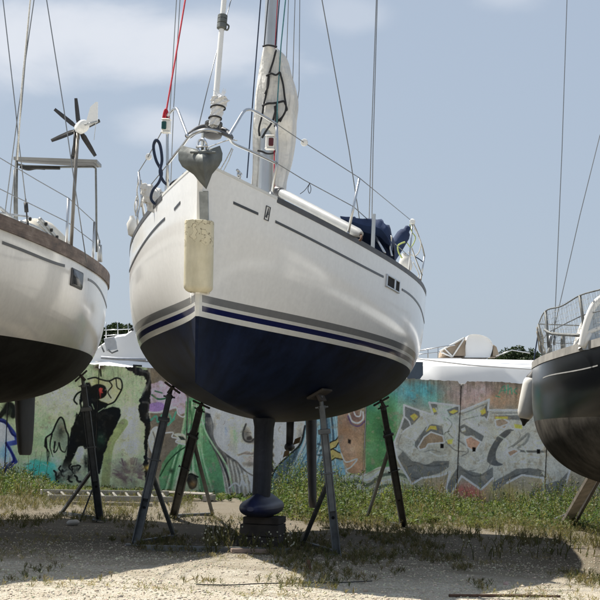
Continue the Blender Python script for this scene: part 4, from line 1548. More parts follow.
for z, w_, u0_, u1_ in ((1.1, .32, 2.6, 7.6), (.85, .17, 2.8, 7.2), (.55, .11, 3.0, 6.9), (.28, .12, 3.2, 6.7)):
    G.append([Rb.W((u0_ + u1_) / 2 + (u1_ - u0_) / 2 * math.cos(q), w_ * math.sin(q), z) for q in np.linspace(0, 2 * math.pi, 29)])
MB().grid(np.array(G)).add(G[-1][:-1], [tuple(range(28))]).build("long_keel", simple("grimy_keel", (.06, .055, .05), .85, 0, .5, 4, .3), rr, True, 60)


def rfoot(px):
    t = Rb.sheer_t(px, -1)
    P = Rb.sheer(t, -1, .05, .05)
    return P, Rb.u_of(P)


g1, v1 = rfoot(581)
g1t = Rb.on_u(579.8, 295.5, v1)
g0, v0 = rfoot(545)
g0t = Rb.on_u(545.6, 311, v0)
gq = Rb.sheer(.965, -1, .05, .05)
vq = Rb.u_of(gq)
gqt = Rb.on_u(538.5, 324, vq)
g2, v2 = rfoot(618)
g2t = Rb.on_u(619, 284, v2)
g3 = Rb.sheer(.97, 1, .1, .05)
g3t = g3 + (gqt - gq) + [0, 0, .0]
for a_, b_ in ((g1, g1t), (g0, g0t), (gq, gqt), (g2, g2t), (g3, g3t)):
    MB().tube([a_ - [0, 0, .03], b_], .016, 8).lathe(a_ - [0, 0, .02], (0, 0, 1), [(0, .045), (.05, .03), (.12, .02)], 10).build("stanchion", M["galv_bar"], rr, True)
sagm = lambda a, b, s_: a * .5 + b * .5 - np.array([0, 0, s_])
topl = catmull([g2t, sagm(g1t, g2t, -.0), g1t, sagm(g1t, g0t, .025), g0t, gqt], 5)
wire("lifeline", rr, np.vstack([[Rb.on_u(680, 262, v2 - 1.2)], topl, [g3t]]), .008, M["galv_bar"])
wire("lifeline", rr, [Rb.on_u(680, 300, v2 - 1.2), g2 * .45 + g2t * .55, g1 * .42 + g1t * .58, g0 * .5 + g0t * .5, gq * .5 + gqt * .5, g3 * .5 + g3t * .5], .006, M["wire"])
mb = MB().tube(catmull([Rb.on_u(545, 330, v0), Rb.on_u(549, 332.5, v0 - .2), Rb.on_u(555, 334, v0 - .4), Rb.on_u(579, 335.4, v1)], 4), .016, 8)
mb.tube([Rb.on_u(563, 353, v0 - .5), Rb.on_u(563, 335, v0 - .5)], .025, 8)
mb.build("grab_rail", M["galv_bar"], rr, True)
# netting
mb = MB()


def net(a0, a1, b0, b1, nu, nv):
    for i in range(nu + 1):
        k = i / nu
        A0, A1 = a0 * (1 - k) + b0 * k, a1 * (1 - k) + b1 * k
        q = [A0 * (1 - j / nv) + A1 * (j / nv) + np.array([.005 * math.sin(i * 2.1 + j), .005 * math.cos(i + j * 1.7), 0]) for j in range(nv + 1)]
        mb.tube(q, .0017, 3, cap=False)
    for j in range(1, nv):
        k = j / nv
        q = []
        for i in range(nu + 1):
            m_ = i / nu
            A0, A1 = a0 * (1 - m_) + b0 * m_, a1 * (1 - m_) + b1 * m_
            q.append(A0 * (1 - k) + A1 * k + np.array([.005 * math.sin(i * 2.1 + j), .005 * math.cos(i + j * 1.7), .005 * math.sin(i * 1.3 + j * .7)]))
        mb.tube(q, .0017, 3, cap=False)


net(g1, g1t, g0, g0t, 22, 9)
net(g0, g0t, gq, gqt, 12, 9)
net(g2, g2t, g1, g1t, 22, 9)
net(gq, gqt, g3, g3t, 26, 9)
mb.build("netting", M["net"], rr)
# gathered net and rope round the corner post
mb = MB()
for k in range(7):
    o_ = .02 * math.sin(k * 2.2)
    mb.tube(catmull([gqt + [o_, 0, -.02 * k], gqt * .6 + gq * .4 + [.035 * math.cos(k * 1.9), o_, 0], gq * .7 + gqt * .3 + [.04 * math.sin(k), 0, 0], gq + [o_ * 1.3, 0, .02 * k]], 4), .009, 5)
mb.build("net_bundle", simple("gathered_net_rope", (.30, .26, .20), .9, 0, .3, 20), rr, True)
# white spray hood frame with vinyl window
Hc = [(581.5, 347), (583.5, 336), (587, 322), (592, 309), (597, 302), (606, 296), (622, 291), (640, 289)]
outl = catmull([Rb.on_u(x, y, v1 - .25) for x, y in Hc], 5)
hoodR = MB()
G = [[p_, p_ + sdr * .02 + afr * .0, p_ + afr * -.9 + np.array([0, 0, .12])] for p_ in outl]
hoodR.tube(outl, .035, 10)
hoodR.tube([Rb.on_u(581, 336, v1 - .25), Rb.on_u(600, 327.5, v1 - .25), Rb.on_u(640, 310, v1 - .25)], .022, 10)
hoodR.tube([Rb.on_u(583, 348, v1 - .25), Rb.on_u(590, 333, v1 - .25)], .026, 10)
hd = hoodR.build("spray_hood", simple("white_hood_canvas", (.78, .77, .74), .7, 0, .06), rr, True)
poly = [p_ + afr * .0 for p_ in outl] + [Rb.on_u(640, 345, v1 - .25), Rb.on_u(583, 350, v1 - .25)]
MB().slab(poly, .006, afr).build("hood_window", M["clear_vinyl"], hd)
ogy = outl + afr * 1.0 + np.array([0, 0, -.08])
MB().grid(np.array([outl, outl * .5 + ogy * .5 + np.array([0, 0, .03]), ogy])).build("hood_roof", simple("white_hood_top", (.74, .73, .70), .75, 0, .08), hd, True)
for pts in (((567.8, -20), (567, 0), (562, 150), (555.5, 305), (553.8, 352)), ((640, 60), (600, 135), (580, 215), (558, 312), (549, 352))):
    wire("backstay", rr, [Rb.on_u(x, y, v0 - .3) for x, y in pts], .0045, M["wire"])
for x_ in (553.9, 549.3):
    MB().tube([Rb.on_u(x_ + .9, 336, v0 - .3), Rb.on_u(x_ + .4, 345, v0 - .3)], .014, 8).build("turnbuckle", M["wire"], rr, True)

# fender on its line
ft_, fb_ = Rb.on_u(532.5, 377, vq - .35) - sdr * .16, Rb.on_u(524.6, 419.5, vq - .35) - sdr * .16
ft_, fb_ = Rb.on_u(532.3, 377, vq - .15), Rb.on_u(524.6, 419.5, vq - .15)
fd = thing("fender", "long white fender with black end hung at the stern of the black yacht", "fender", tuple(fb_), group="fenders on the yachts")
df = unit(fb_ - ft_)
Lf_ = np.linalg.norm(fb_ - ft_)
MB().lathe(ft_, df, [(0, .05), (.02, .085), (.05, .103), (.1, .112), (Lf_ * .5, .116), (Lf_ - .1, .113), (Lf_ - .04, .095), (Lf_ - .005, .065)], 28).build("fender_body", M["fender_white"], fd, True, 60)
MB().lathe(fb_ - df * .012, df, [(0, .07), (.02, .06), (.05, .035), (.09, .018), (.10, .008)], 18).build("end_cap", M["black_rubber"], fd, True, 50)
MB().lathe(ft_ + df * .02, -df, [(0, .085), (.03, .075), (.06, .05), (.10, .025), (.12, .012)], 18).build("end_cap", M["black_rubber"], fd, True, 50)
MB().tube([ft_ - df * .08, Rb.on_u(534.5, 356, vq - .05), Rb.on_u(537.5, 338, vq), gqt * .85 + gq * .15], .010, 6).build("fender_line", M["rope_navy"], fd, True)

# timber shore propping the black yacht
tp_top, tp_bot = None, gnd(563, 527)
t_, s_ = Rb.at(592, 470, -1)
hp = Rb.pt(t_, s_, -1)
ytop = tp_bot[1] * .55 + hp[1] * .45
tp_top = pix(595, 473, ytop)
tb_ = thing("timber_shore", "pale slanting timber shore propping the black yacht", "prop", tuple(tp_bot))
MB().bar(tp_bot - [0, 0, .01], tp_top, .17, .07, (1, 0, .3), 0, .012).build("plank", M["timber"], tb_)
mb = MB().bar(tp_top + [.12, .05, .03], tp_bot + [.16, .12, -.02], .05, .05, (1, 0, .3), 0, .006)
mb.build("brace", M["dark_timber"], tb_)
MB().box(tp_bot + [-.02, 0, .09], (.21, .12, .18), np.array([[.9, .1, .42], [0, 1, 0], [-.42, 0, .9]]), 0, .01).build("foot_wrap", M["stand_steel"], tb_)


# ------------------------------------------------------------------ boat stands
def stand(label, boat, sd, top, foot, brace_top, brace_foot, mat, steel="stand_grey", gusset=0, width=.085):
    f = gnd(*foot)
    t, s_ = boat.at(top[0], top[1], sd)
    P, n = boat.pt(t, s_, sd), boat.nrm(t, s_, sd)
    P = P + n * .05
    st = thing("boat_stand", label, "boat stand", tuple(f), group="steel stands propping the yachts")
    d = unit(P - f)
    L = np.linalg.norm(P - f)
    sidev = unit(np.cross(d, [0, 1, 0]))
    dep = np.cross(sidev, d)
    if dep[1] > 0:
        dep = -dep
    m = MB()
    # outer U-section with two flanges towards us and a bolted web
    Lo = L * .80
    c0, c1 = f + d * .0, f + d * Lo
    m.bar(c0 - dep * .03, c1 - dep * .03, width, .012, sidev, 0, .002)
    for sg in (-1, 1):
        m.bar(c0 + sidev * sg * (width / 2 - .006), c1 + sidev * sg * (width / 2 - .006), .012, .07, sidev, 0, .002)
    post = m.build("post", M[mat], st)
    for k in range(5 if L < 1.9 else 6):
        c = f + d * (Lo * (.30 + .13 * k)) - dep * .022
        MB().lathe(c, dep, [(0, .017), (.003, .017)], 10).build("pin_hole_disc", M["blackhole"], post)  # dark disc on the web, its colour standing in for a hole's shade
    m = MB().bar(f + d * (L * .28), f + d * (L - .10), width * .70, .05, sidev, 0, .004)
    m.build("inner_post", M[mat], st)
    m = MB().lathe(f + d * (L - .16), d, [(0, .022), (.17, .022)], 10)
    m.lathe(f + d * (L - .12), d, [(0, .04), (.03, .04)], 6)
    m.bar(f + d * (L - .105) - sidev * .065, f + d * (L - .105) + sidev * .065, .014, .014, dep)
    m.build("jack_screw", M[steel], st)
    # pad against the hull
    al = unit(np.cross(n, [0, 0, 1]))
    up_ = np.cross(al, n)
    pd = MB().box(P - n * .03, (.26, .20, .024), np.array([al, up_, n]), 0, .006)
    pd.box(P - n * .0, (.16, .03, .10), np.array([al, up_, n]), 0, .004)
    pd.build("pad", M["dark_timber"], st)
    m = MB()
    q = f + d * (L * .52) + dep * .03
    m.tube([q - sidev * .07, q + sidev * .07], .008, 8)
    m.lathe(q + sidev * .07, sidev, [(0, .018), (.012, .018)], 6)
    m.build("locking_pin", M[steel], st, True, 40)
    m = MB()
    q = f + d * (Lo - .03) + dep * .03
    m.bar(q - sidev * (width / 2 + .02), q + sidev * (width / 2 + .02), .05, .02, d, 0, .003)
    m.build("collar", M[steel], st, True, 40)
    bt = brace_top
    ptop = f + d * L * bt
    bf_ = gnd(*brace_foot)
    m = MB().bar(ptop - dep * .05, bf_, .04, .04, sidev, 0, .004)
    m.build("brace", M[mat], st)
    m = MB().box(f + [0, 0, .012], (.20, .16, .014), None, 0, .003)
    m.bar(f + [0, .0, .03], bf_ + [0, 0, .03], .045, .045, (0, 0, 1), 0, .004)
    m.build("base_bar", M[steel], st)
    if gusset:
        m = MB().bar(f + d * .42 + sidev * gusset * .05, f + sidev * gusset * .26 + [0, 0, .02], .045, .02, dep, 0, .003)
        m.build("gusset", M[mat], st)
    return st, f, P


stand("grey steel stand under the left bow of the central yacht, nearest to the red-eyed mural", A, -1, (169, 393), (135, 546), .46, (175, 539), "stand_grey")
stand("dark thick steel stand under the left stern of the central yacht, beside the keel", A, -1, (198, 413), (173, 518), .72, (213, 516), "stand_steel", width=.105)
stand("grey steel stand with rectangular pad just right of the central yacht's rudder", A, 1, (319, 392), (337, 556), .48, (302, 545), "stand_grey")
stand("dark steel stand under the right stern of the central yacht, before the grey graffiti", A, 1, (384, 407), (404, 528), .66, (366, 521), "stand_steel", width=.095)
stand("dark steel stand with pin holes under the stern of the white yacht with wind turbine", Lb, 1, (83.5, 379), (100, 521), .37, (60, 515), "stand_steel", gusset=1, width=.095)

# keel blocks under the bulb and the steel channel lying before them
kb = thing("keel_block", "dark timber blocks stacked under the keel of the central yacht", "keel block", tuple(A.W(UK, 0, 0)))
ztop = A.on_u(263, 517, UK)[2]
ax = np.array([[A.c, -A.s, 0], [A.s, A.c, 0], [0, 0, 1]])
hb = (.12, .13, ztop + .02 - .25)
z_ = -.01
for i, h_ in enumerate(hb):
    MB().box(A.W(UK + .02 * i, .012 * (i - 1) + .02, z_ + h_ / 2), (.44 - .03 * i, .62, h_ - .006), ax, 0, .005).build("timber", M["dark_timber"], kb)
    z_ += h_
a_, b_ = gnd(142, 545.5, .04), gnd(290, 549, .04)
mb = MB().bar(a_, b_, .07, .012, (0, 1, 0), 0, .002)
d_ = unit(b_ - a_)
for o_ in (-.035, .035):
    mb.bar(a_ + [0, o_, -.02], b_ + [0, o_, -.02], .012, .055, (0, 1, 0), 0, .002)
tag(mb.build("steel_channel", M["galv_bar"], None), "long grey steel channel lying on the gravel before the keel blocks", "steel channel")
a_, b_ = gnd(231, 550.5, .025), gnd(268, 551.5, .025)
tag(MB().bar(a_, b_, .09, .045, (0, 1, 0), 0, .006).build("wood_offcut", simple("pinkish_plank", (.34, .25, .2), .85, 0, .25, 6), None), "short pinkish plank on the gravel before the steel channel", "plank")
a_, b_ = gnd(449, 595.5, .012), gnd(560, 596.5, .012)
tag(MB().tube([a_, a_ * .5 + b_ * .5 + [0, 0, .004], b_], .011, 8).build("rusty_rod", M["rust"], None, True), "rusty iron rod lying on the gravel at the front", "rod")
pts = [gnd(x, y, .012) for x, y in ((196, 584.5), (230, 585), (262, 583.5), (300, 583), (340, 582.5), (372, 581))]
tag(MB().tube(catmull(pts, 8), .0045, 6).build("cable", M["black_rubber"], None, True), "thin dark cable lying across the sunlit gravel", "cable")
c_ = gnd(309, 571)
tag(MB().box(c_ + [0, 0, .045], (.03, .03, .11), np.array([[.95, 0, .2], [0, 1, 0], [-.2, 0, .95]]), 0, .006).build("stake", M["rust"], None), "small brown stake standing up from the sunlit gravel", "stake")
c_ = gnd(73, 525)
tag(MB().box(c_ + [0, 0, .03], (.16, .1, .07), np.array([[.9, .3, .1], [-.3, .9, 0], [-.1, 0, .95]]), 0, .025).build("stone", M["stone"], None, True), "pale stone on the dark ground by the left stand", "stone")

# aluminium ladder and pallet lying at the foot of the wall
ld = thing("ladder", "dull aluminium ladder lying on the ground before the red-eyed mural", "ladder", tuple(gnd(42, 491)))
l0, l1 = gnd(41, 492, .12), gnd(168, 493.5, .12)
k0, k1 = gnd(48, 497.5, .10), gnd(172, 499.5, .10)
MB().bar(l0, l1, .06, .09, (0, 1, 0), 0, .006).build("rail", M["ladder"], ld)
MB().bar(k0, k1, .06, .09, (0, 1, 0), 0, .006).build("rail", M["ladder"], ld)
for i in range(10):
    q = (i + .5) / 10
    MB().bar(l0 * (1 - q) + l1 * q, k0 * (1 - q) + k1 * q, .04, .035, (1, 0, 0), 0, .008).build("rung", M["ladder"], ld)
MB().bar(gnd(70, 503, .03), gnd(152, 505, .03), .05, .06, (0, 1, 0), 0, .005).build("prop_plank", M["pallet"], ld)
pc = gnd(186, 500)
pal = thing("pallet", "weathered wooden pallet lying beside the ladder at the wall", "pallet", tuple(pc), -.12)
for i in range(5):
    o_ = MB().box(pc + [0, -.4 + .2 * i, .13], (.95, .11, .022), np.array([[.993, -.12, 0], [.12, .993, 0], [0, 0, 1]]), 0, .004)
    o_.build("deck_board", M["pallet"], pal)
for i in range(3):
    MB().box(pc + np.array([-.42 + .42 * i, .05 * (1 - i), .06]), (.09, .95, .10), np.array([[.993, -.12, 0], [.12, .993, 0], [0, 0, 1]]), 0, .004).build("bearer", M["pallet"], pal)


# ------------------------------------------------------------------ concrete wall of upright panels, spray-painted
YW, ZW = 33.0, 2.53
MURAL_GAIN = 2.75


class Paint:
    """Paints on the wall's own fine grid: flat spray paint, brush lines and stains (sRGB 0..255)."""

    def __init__(s, U, V, base):
        s.U, s.V = U, V
        s.C = np.tile(np.array(base, float), (len(U), 1))

    def _box(s, pts, m):
        p = np.asarray(pts, float)
        return np.where((s.U > p[:, 0].min() - m) & (s.U < p[:, 0].max() + m) & (s.V > p[:, 1].min() - m) & (s.V < p[:, 1].max() + m))[0]

    def _put(s, i, a, c):
        a = np.clip(a, 0, 1)[:, None]
        s.C[i] = s.C[i] * (1 - a) + np.asarray(c, float) * a

    def poly(s, pts, c, soft=.35, alpha=1.0, smooth=False, wob=.0):
        P = np.asarray(pts, float)
        if smooth:
            P = catmull(np.vstack([P, P[:1]]), 5)[:-1]
        i = s._box(P, soft * 3 + 1)
        if len(i) == 0:
            return s
        x, y = s.U[i], s.V[i]
        if wob:
            x = x + (fbm(x * .3, y * .3, 91) - .5) * wob
            y = y + (fbm(x * .3 + 9, y * .3 + 4, 92) - .5) * wob
        Q = np.roll(P, -1, 0)
        ins = np.zeros(len(i), bool)
        d = np.full(len(i), 1e9)
        for (ax_, ay), (bx, by) in zip(P, Q):
            cnd = (ay > y) != (by > y)
            with np.errstate(divide="ignore", invalid="ignore"):
                xx = (bx - ax_) * (y - ay) / (by - ay + 1e-12) + ax_
            ins ^= cnd & (x < xx)
            t = np.clip(((x - ax_) * (bx - ax_) + (y - ay) * (by - ay)) / ((bx - ax_) ** 2 + (by - ay) ** 2 + 1e-9), 0, 1)
            d = np.minimum(d, (x - ax_ - t * (bx - ax_)) ** 2 + (y - ay - t * (by - ay)) ** 2)
        sd = np.sqrt(d) * np.where(ins, 1, -1)
        s._put(i, np.clip(sd / (2 * soft) + .5, 0, 1) * alpha, c)
        return s

    def line(s, pts, w, c, soft=.3, alpha=1.0, smooth=True, taper=False):
        P = np.asarray(pts, float)
        if smooth and len(P) > 2:
            P = catmull(P, 5)
        i = s._box(P, w + soft * 3 + 1)
        if len(i) == 0:
            return s
        x, y = s.U[i], s.V[i]
        d = np.full(len(i), 1e9)
        n = len(P) - 1
        for k in range(n):
            ax_, ay = P[k]
            bx, by = P[k + 1]
            t = np.clip(((x - ax_) * (bx - ax_) + (y - ay) * (by - ay)) / ((bx - ax_) ** 2 + (by - ay) ** 2 + 1e-9), 0, 1)
            ww = w / 2 * (1 if not taper else (1 - .75 * (k + .5) / n))
            d = np.minimum(d, np.sqrt((x - ax_ - t * (bx - ax_)) ** 2 + (y - ay - t * (by - ay)) ** 2) - ww)
        s._put(i, np.clip(-d / (2 * soft) + .5, 0, 1) * alpha, c)
        return s

    def fog(s, cx, cy, rx, ry, c, alpha=.8, nz=.6, seed=1, ns=.09):
        i = np.where((np.abs(s.U - cx) < rx * 2.2) & (np.abs(s.V - cy) < ry * 2.2))[0]
        if len(i) == 0:
            return s
        x, y = s.U[i], s.V[i]
        g = np.exp(-(((x - cx) / rx) ** 2 + ((y - cy) / ry) ** 2) * 1.2)
        g = g * (1 + nz * 2.2 * (fbm(x * ns, y * ns, seed) - .5))
        s._put(i, np.clip(g, 0, 1) * alpha, c)
        return s


def paint_wall(U, V):
    p = Paint(U, V, (140, 136, 124))
    # blotchy concrete
    p._put(np.arange(len(U)), fbm(U * .05, V * .05, 31) * .6, (118, 112, 100))
    # ---- left: pale green ground with the black creature
    p.poly([(-90, 340), (147, 340), (147, 376), (145, 391), (140, 404), (141, 418), (145, 428), (145, 442), (146, 520), (-90, 520)], (152, 172, 134), .8, .95)
    for k, (x, y, rx, ry, c, a) in enumerate(((60, 398, 22, 16, (188, 194, 176), .7), (36, 420, 18, 14, (134, 160, 130), .6), (130, 395, 14, 20, (150, 172, 134), .6), (128, 440, 14, 26, (184, 190, 170), .7),
                                              (25, 440, 16, 16, (138, 150, 108), .6), (70, 380, 16, 8, (128, 142, 112), .6), (48, 440, 14, 10, (116, 158, 128), .5), (105, 372, 20, 6, (140, 160, 118), .6), (86, 452, 16, 18, (190, 196, 180), .6),
                                              (132, 412, 10, 8, (198, 202, 186), .5), (60, 470, 24, 10, (178, 188, 170), .6))):
        p.fog(x, y, rx, ry, c, a, .9, 40 + k)
    p.fog(42, 476, 19, 15, (52, 168, 158), 1.0, .5, 60)
    p.poly([(26, 466), (34, 459), (44, 462), (54, 464), (58, 476), (50, 492), (26, 500)], (58, 170, 160), 1.0, .8, True, 3)
    # blue and white letter at the far left
    p.poly([(-40, 420), (-6, 414), (6, 420), (14, 430), (18, 436), (20, 444), (10, 446), (18, 462), (4, 474), (-40, 480)], (44, 56, 132), .4)
    p.poly([(-40, 424), (-4, 419), (5, 424), (13, 434), (15, 440), (6, 442), (13, 460), (2, 468), (-40, 472)], (166, 180, 212), .6)
    p.fog(4, 452, 8, 12, (104, 144, 204), .9, .5, 61)
    p.line([(-20, 421), (4, 422), (12, 434), (18, 437)], 2.0, (28, 34, 96))
    p.line([(6, 443), (14, 460), (3, 471)], 2.4, (28, 34, 110))
    p.line([(0, 416), (5, 410), (9, 404), (14, 409), (13, 416)], 5, (30, 34, 30), .8)
    p.fog(8, 410, 6, 8, (30, 36, 30), .9, .8, 62)
    # olive brush mark and violet-brown stain
    p.line([(124, 423), (116, 434), (110, 444), (107, 462), (105, 492)], 8.5, (132, 146, 98), .5)
    p.fog(130, 473, 18, 13, (104, 86, 92), .9, 1.0, 63, .2)
    for k in range(26):
        a = RNG.uniform(0, 6.28)
        p.line([(130 + 12 * math.cos(a), 472 + 8 * math.sin(a)), (130 + RNG.uniform(14, 20) * math.cos(a), 470 + RNG.uniform(9, 14) * math.sin(a))], 1.2, (100, 82, 90), .5, .7)
    # creature
    blk = (24, 26, 26)
    p.poly([(88, 379), (95, 377.5), (101, 379.5), (109, 381), (116, 378), (121, 380), (122, 388), (118, 396), (114, 402), (108, 405), (98, 404), (90, 394)], (176, 178, 134), .6, .95, True)
    p.fog(112, 388, 5, 6, (196, 186, 132), .8, .5, 64)
    p.fog(97, 382, 5, 4, (128, 134, 88), .8, .5, 65)
    p.line([(88, 379), (95, 377.5), (101, 379.5), (109, 381), (116, 378), (121, 380), (122, 388), (118, 396), (114, 402), (107, 405)], 1.5, blk)
    p.line([(109, 381), (112, 386), (108, 392), (111, 398)], 1.2, blk)
    p.line([(116, 379), (117, 387), (121, 390)], 1.1, blk)
    p.poly([(92, 386), (98, 384), (105, 386), (107, 393), (103, 398), (96, 399), (91, 394)], blk, .5, 1, True)
    p.poly([(98, 389), (100.5, 387.5), (103, 388.5), (102, 391), (103.2, 393), (100.6, 393), (99.8, 396), (99.4, 392)], (186, 60, 58), .35, .95)
    p.line([(101, 392), (100.4, 398)], .8, (150, 50, 48), .3, .8)
    p.poly([(86, 383), (90, 382), (97, 398), (103, 402), (109, 404), (104, 409), (112, 407), (119, 408), (121, 414), (117, 424), (113, 432), (108, 442), (104, 454), (100, 474), (88, 474), (87, 452), (83, 446), (78, 447), (74, 456),
            (67, 471), (62, 467), (68, 448), (71, 428), (75, 421), (76, 413), (80, 416), (84, 400), (79, 404), (81, 394)], blk, .5, 1, False, 2.0)
    p.poly([(83, 450), (88, 448), (87, 470), (75, 472), (77, 456)], (176, 190, 168), .8, .9)
    p.fog(86, 462, 3, 10, blk, .9, .8, 66, .3)
    p.fog(101, 440, 5, 8, (40, 66, 50), .9, .7, 67, .2)
    for q in ([(88, 402), (95, 411), (90, 416)], [(97, 407), (93, 415), (97, 420)], [(103, 404), (96, 413), (93, 421)], [(76, 420), (81, 410), (80, 400)], [(77, 404), (74, 400), (77, 394), (82, 391)]):
        p.line(q, 1.7, blk)
    for q in ([(92, 404), (94, 409)], [(98, 412), (104, 408)]):
        p.line(q, .8, (150, 170, 140), .3, .8)
    p.poly([(55, 425), (59, 418), (63, 420), (66, 430), (68, 438), (67, 456), (63, 450), (60, 444), (56, 446), (53, 440)], (120, 134, 116), .6, .9, True)
    p.fog(61, 432, 4, 8, (52, 58, 52), .9, .6, 68, .2)
    p.line([(45, 446), (46, 438), (52, 433), (56, 424), (60, 417.5), (63.5, 420), (66, 430), (68.5, 437), (67.5, 455)], 1.6, blk)
    for q in ([(46, 438), (47, 450), (47.5, 463)], [(52, 434), (50, 446), (53, 457)], [(55, 442), (54, 452), (57, 450), (59, 443)], [(59, 443), (61, 450), (65, 452), (67, 446)], [(45, 446), (49, 453), (47, 463)]):
        p.line(q, 1.8, blk, .3, 1, True, True)
    for k in range(9):
        cx_, cy_ = 58 + k * 2.6, 472 + 5 * math.sin(k * 1.7)
        p.fog(cx_, cy_, 5, 6, (52, 56, 52) if k % 2 else (140, 150, 138), .9, .9, 70 + k, .4)
        a = RNG.uniform(0, 6.28)
        p.line([(cx_ + (3.5 + 1.5 * math.sin(3 * q)) * math.cos(a + q), cy_ + (4.5 + 1.5 * math.cos(2 * q)) * math.sin(a + q)) for q in np.linspace(0, RNG.uniform(1.5, 4), 7)], RNG.uniform(1.0, 2.2), blk)
    # jagged black border
    b_ = [(120, 366), (128, 369), (135, 375), (142, 377), (147, 381), (145, 391), (140, 400), (139, 410), (140, 418), (145, 427), (144, 441), (145, 452), (144, 466), (146, 490), (148.5, 490), (148, 460), (148, 440),
          (151, 424), (149, 410), (151, 394), (152, 382), (148, 372), (140, 367)]
    p.poly(b_, (30, 31, 33), .4, 1, False, 4.5)
    for q in ([(140, 370), (150, 375), (147, 390)], [(143, 402), (149, 404), (147, 418)], [(147, 385), (143, 394)]):
        p.line(q, 2.0, (84, 84, 86), .8, .7)
    p.line([(96, 367), (100, 369), (101, 376)], 1.4, blk)
    p.fog(100, 367, 7, 3, (60, 50, 46), .9, .7, 69, .3)
    # ---- strip right of the border
    R = [(150, 366), (189, 366), (189, 520), (148, 520), (149, 450), (151, 424), (150, 408), (152, 392)]
    p.poly(R, (112, 103, 90), .6)
    p.poly([(151, 384), (160, 381), (176, 384), (188, 398), (188, 412), (180, 415), (177, 408), (160, 413), (150, 411)], (168, 148, 172), .6, .95, False, 2)
    p.poly([(149.5, 404), (157, 402), (164, 404), (164, 410), (157, 411.5), (150, 411)], (136, 108, 168), .5, 1, True)
    p.line([(149, 412), (158, 412.5), (166, 409.5), (176, 407.5), (178, 414), (183, 417), (187, 414)], 1.2, (206, 204, 200))
    p.line([(152, 395), (158, 399), (166, 398), (170, 393)], 1.8, (52, 104, 74))
    p.line([(155, 391), (162, 393)], 1.4, (52, 104, 74))
    for q in ([(151, 420), (156, 416), (158, 422), (162, 415)], [(164, 420), (169, 414), (172, 421), (176, 412)], [(168, 425), (174, 419)]):
        p.line(q, 1.9, (64, 148, 126), .5, .85)
    p.poly([(148.5, 440), (152, 430), (157, 427), (159.5, 432), (159, 446), (155, 456), (151, 450)], (166, 164, 156), .4, 1, True)
    p.line([(148.5, 440), (152, 430), (157, 427), (159.5, 432), (159, 446), (155, 456), (151, 450), (148.5, 440)], 1.2, (214, 212, 204))
    p.line([(153, 432), (155, 440), (153, 452)], 1.0, (96, 96, 92))
    p.line([(158, 436), (155, 445), (156, 455)], 1.0, (96, 96, 92))
    p.fog(148, 468, 4, 3, (184, 156, 74), .9, .3, 80)
    p.fog(160, 486, 14, 8, (148, 146, 132), .7, .8, 81)
    # ---- green hair
    gr = (84, 138, 98)
    p.poly([(187, 398), (202, 396), (205, 415), (208, 436), (216, 450), (224, 464), (230, 505), (162, 505), (159, 478), (162, 464), (170, 452), (178, 445), (185, 444), (187, 420)], gr, .6, 1, False, 1)
    for k in range(34):
        x0_ = RNG.uniform(186, 203)
        q = RNG.uniform(-1, 1)
        p.line([(x0_, 402), (x0_ + q * 3 - 2, 430), (x0_ - 8 + (x0_ - 192) * .8, 458), (x0_ - 12 + (x0_ - 192) * 2.4, 502)], RNG.uniform(.7, 2.2), [(44, 92, 60), (128, 174, 134), (60, 112, 76), (150, 188, 150)][k % 4], .5, .65)
    p.line([(187, 446), (178, 452), (168, 462), (160, 476)], 1.3, (40, 74, 52))
    p.poly([(173, 434), (178, 433), (184, 434), (188, 440), (190, 442), (183, 444), (176, 441), (178, 438)], (178, 180, 150), .4)
    p.line([(165, 433), (173, 432.5), (172, 437), (178, 438.5), (176, 442), (186, 444.5), (193, 441)], 1.2, (214, 212, 200), .3)
    p.poly([(178, 436), (183, 436.5), (186, 440), (181, 440)], (44, 52, 46), .4)
    p.fog(171.5, 471, 2.6, 3.2, (40, 60, 46), .95, .2, 82)
    p.poly([(176, 478), (184, 470), (193, 471), (198, 478), (196, 500), (172, 500)], (158, 160, 146), 1.2, .7, True)
    p.poly([(186, 479), (191, 474.5), (197, 478), (196, 487), (190, 489)], (40, 40, 40), .5, 1, True)
    p.fog(193, 484, 3.5, 3.5, (140, 104, 56), .9, .4, 83)
    p.line([(184, 481), (190, 474), (198, 477)], 1.6, (26, 28, 28))
    # ---- dark hair and grey face
    face = (196, 194, 188)
    p.poly([(204, 398), (306, 392), (306, 428), (301, 444), (291, 454), (275, 468), (271, 486), (270, 510), (228, 510), (222, 470), (212, 440), (206, 420)], face, .6)
    p.poly([(205, 412), (211, 414), (214, 424), (214, 436), (219, 446), (228, 454), (238, 462), (246, 470), (240, 474), (242, 500), (232, 500), (226, 474), (220, 460), (210, 443), (205, 428)], (48, 50, 56), .6, 1, False, 1)
    for k in range(16):
        q = k / 15
        p.line([(206 + 5 * q, 418), (208 + 6 * q, 436), (216 + 9 * q, 454), (224 + 16 * q, 478), (228 + 18 * q, 506)], RNG.uniform(.6, 1.6), [(90, 92, 96), (28, 30, 34), (130, 132, 132)][k % 3], .5, .7)
    p.poly([(228, 458), (238, 464), (246, 472), (252, 490), (250, 508), (232, 508)], (150, 149, 142), 1.5, .75)
    for k in range(10):
        p.line([(227 + k * 1.8, 458 + k), (230 + k * 2, 478), (232 + k * 2.2, 506)], .9, (84, 84, 84) if k % 2 else (196, 194, 188), .4, .6)
    p.line([(201, 412), (205, 430), (214, 446), (222, 458), (228, 470), (236, 500)], 1.5, (136, 190, 142), .4)
    p.line([(211, 414), (214, 424), (214.5, 436), (219, 446), (228, 454), (238, 461), (245, 469), (251, 473), (256, 476)], 1.3, (222, 221, 216), .3)
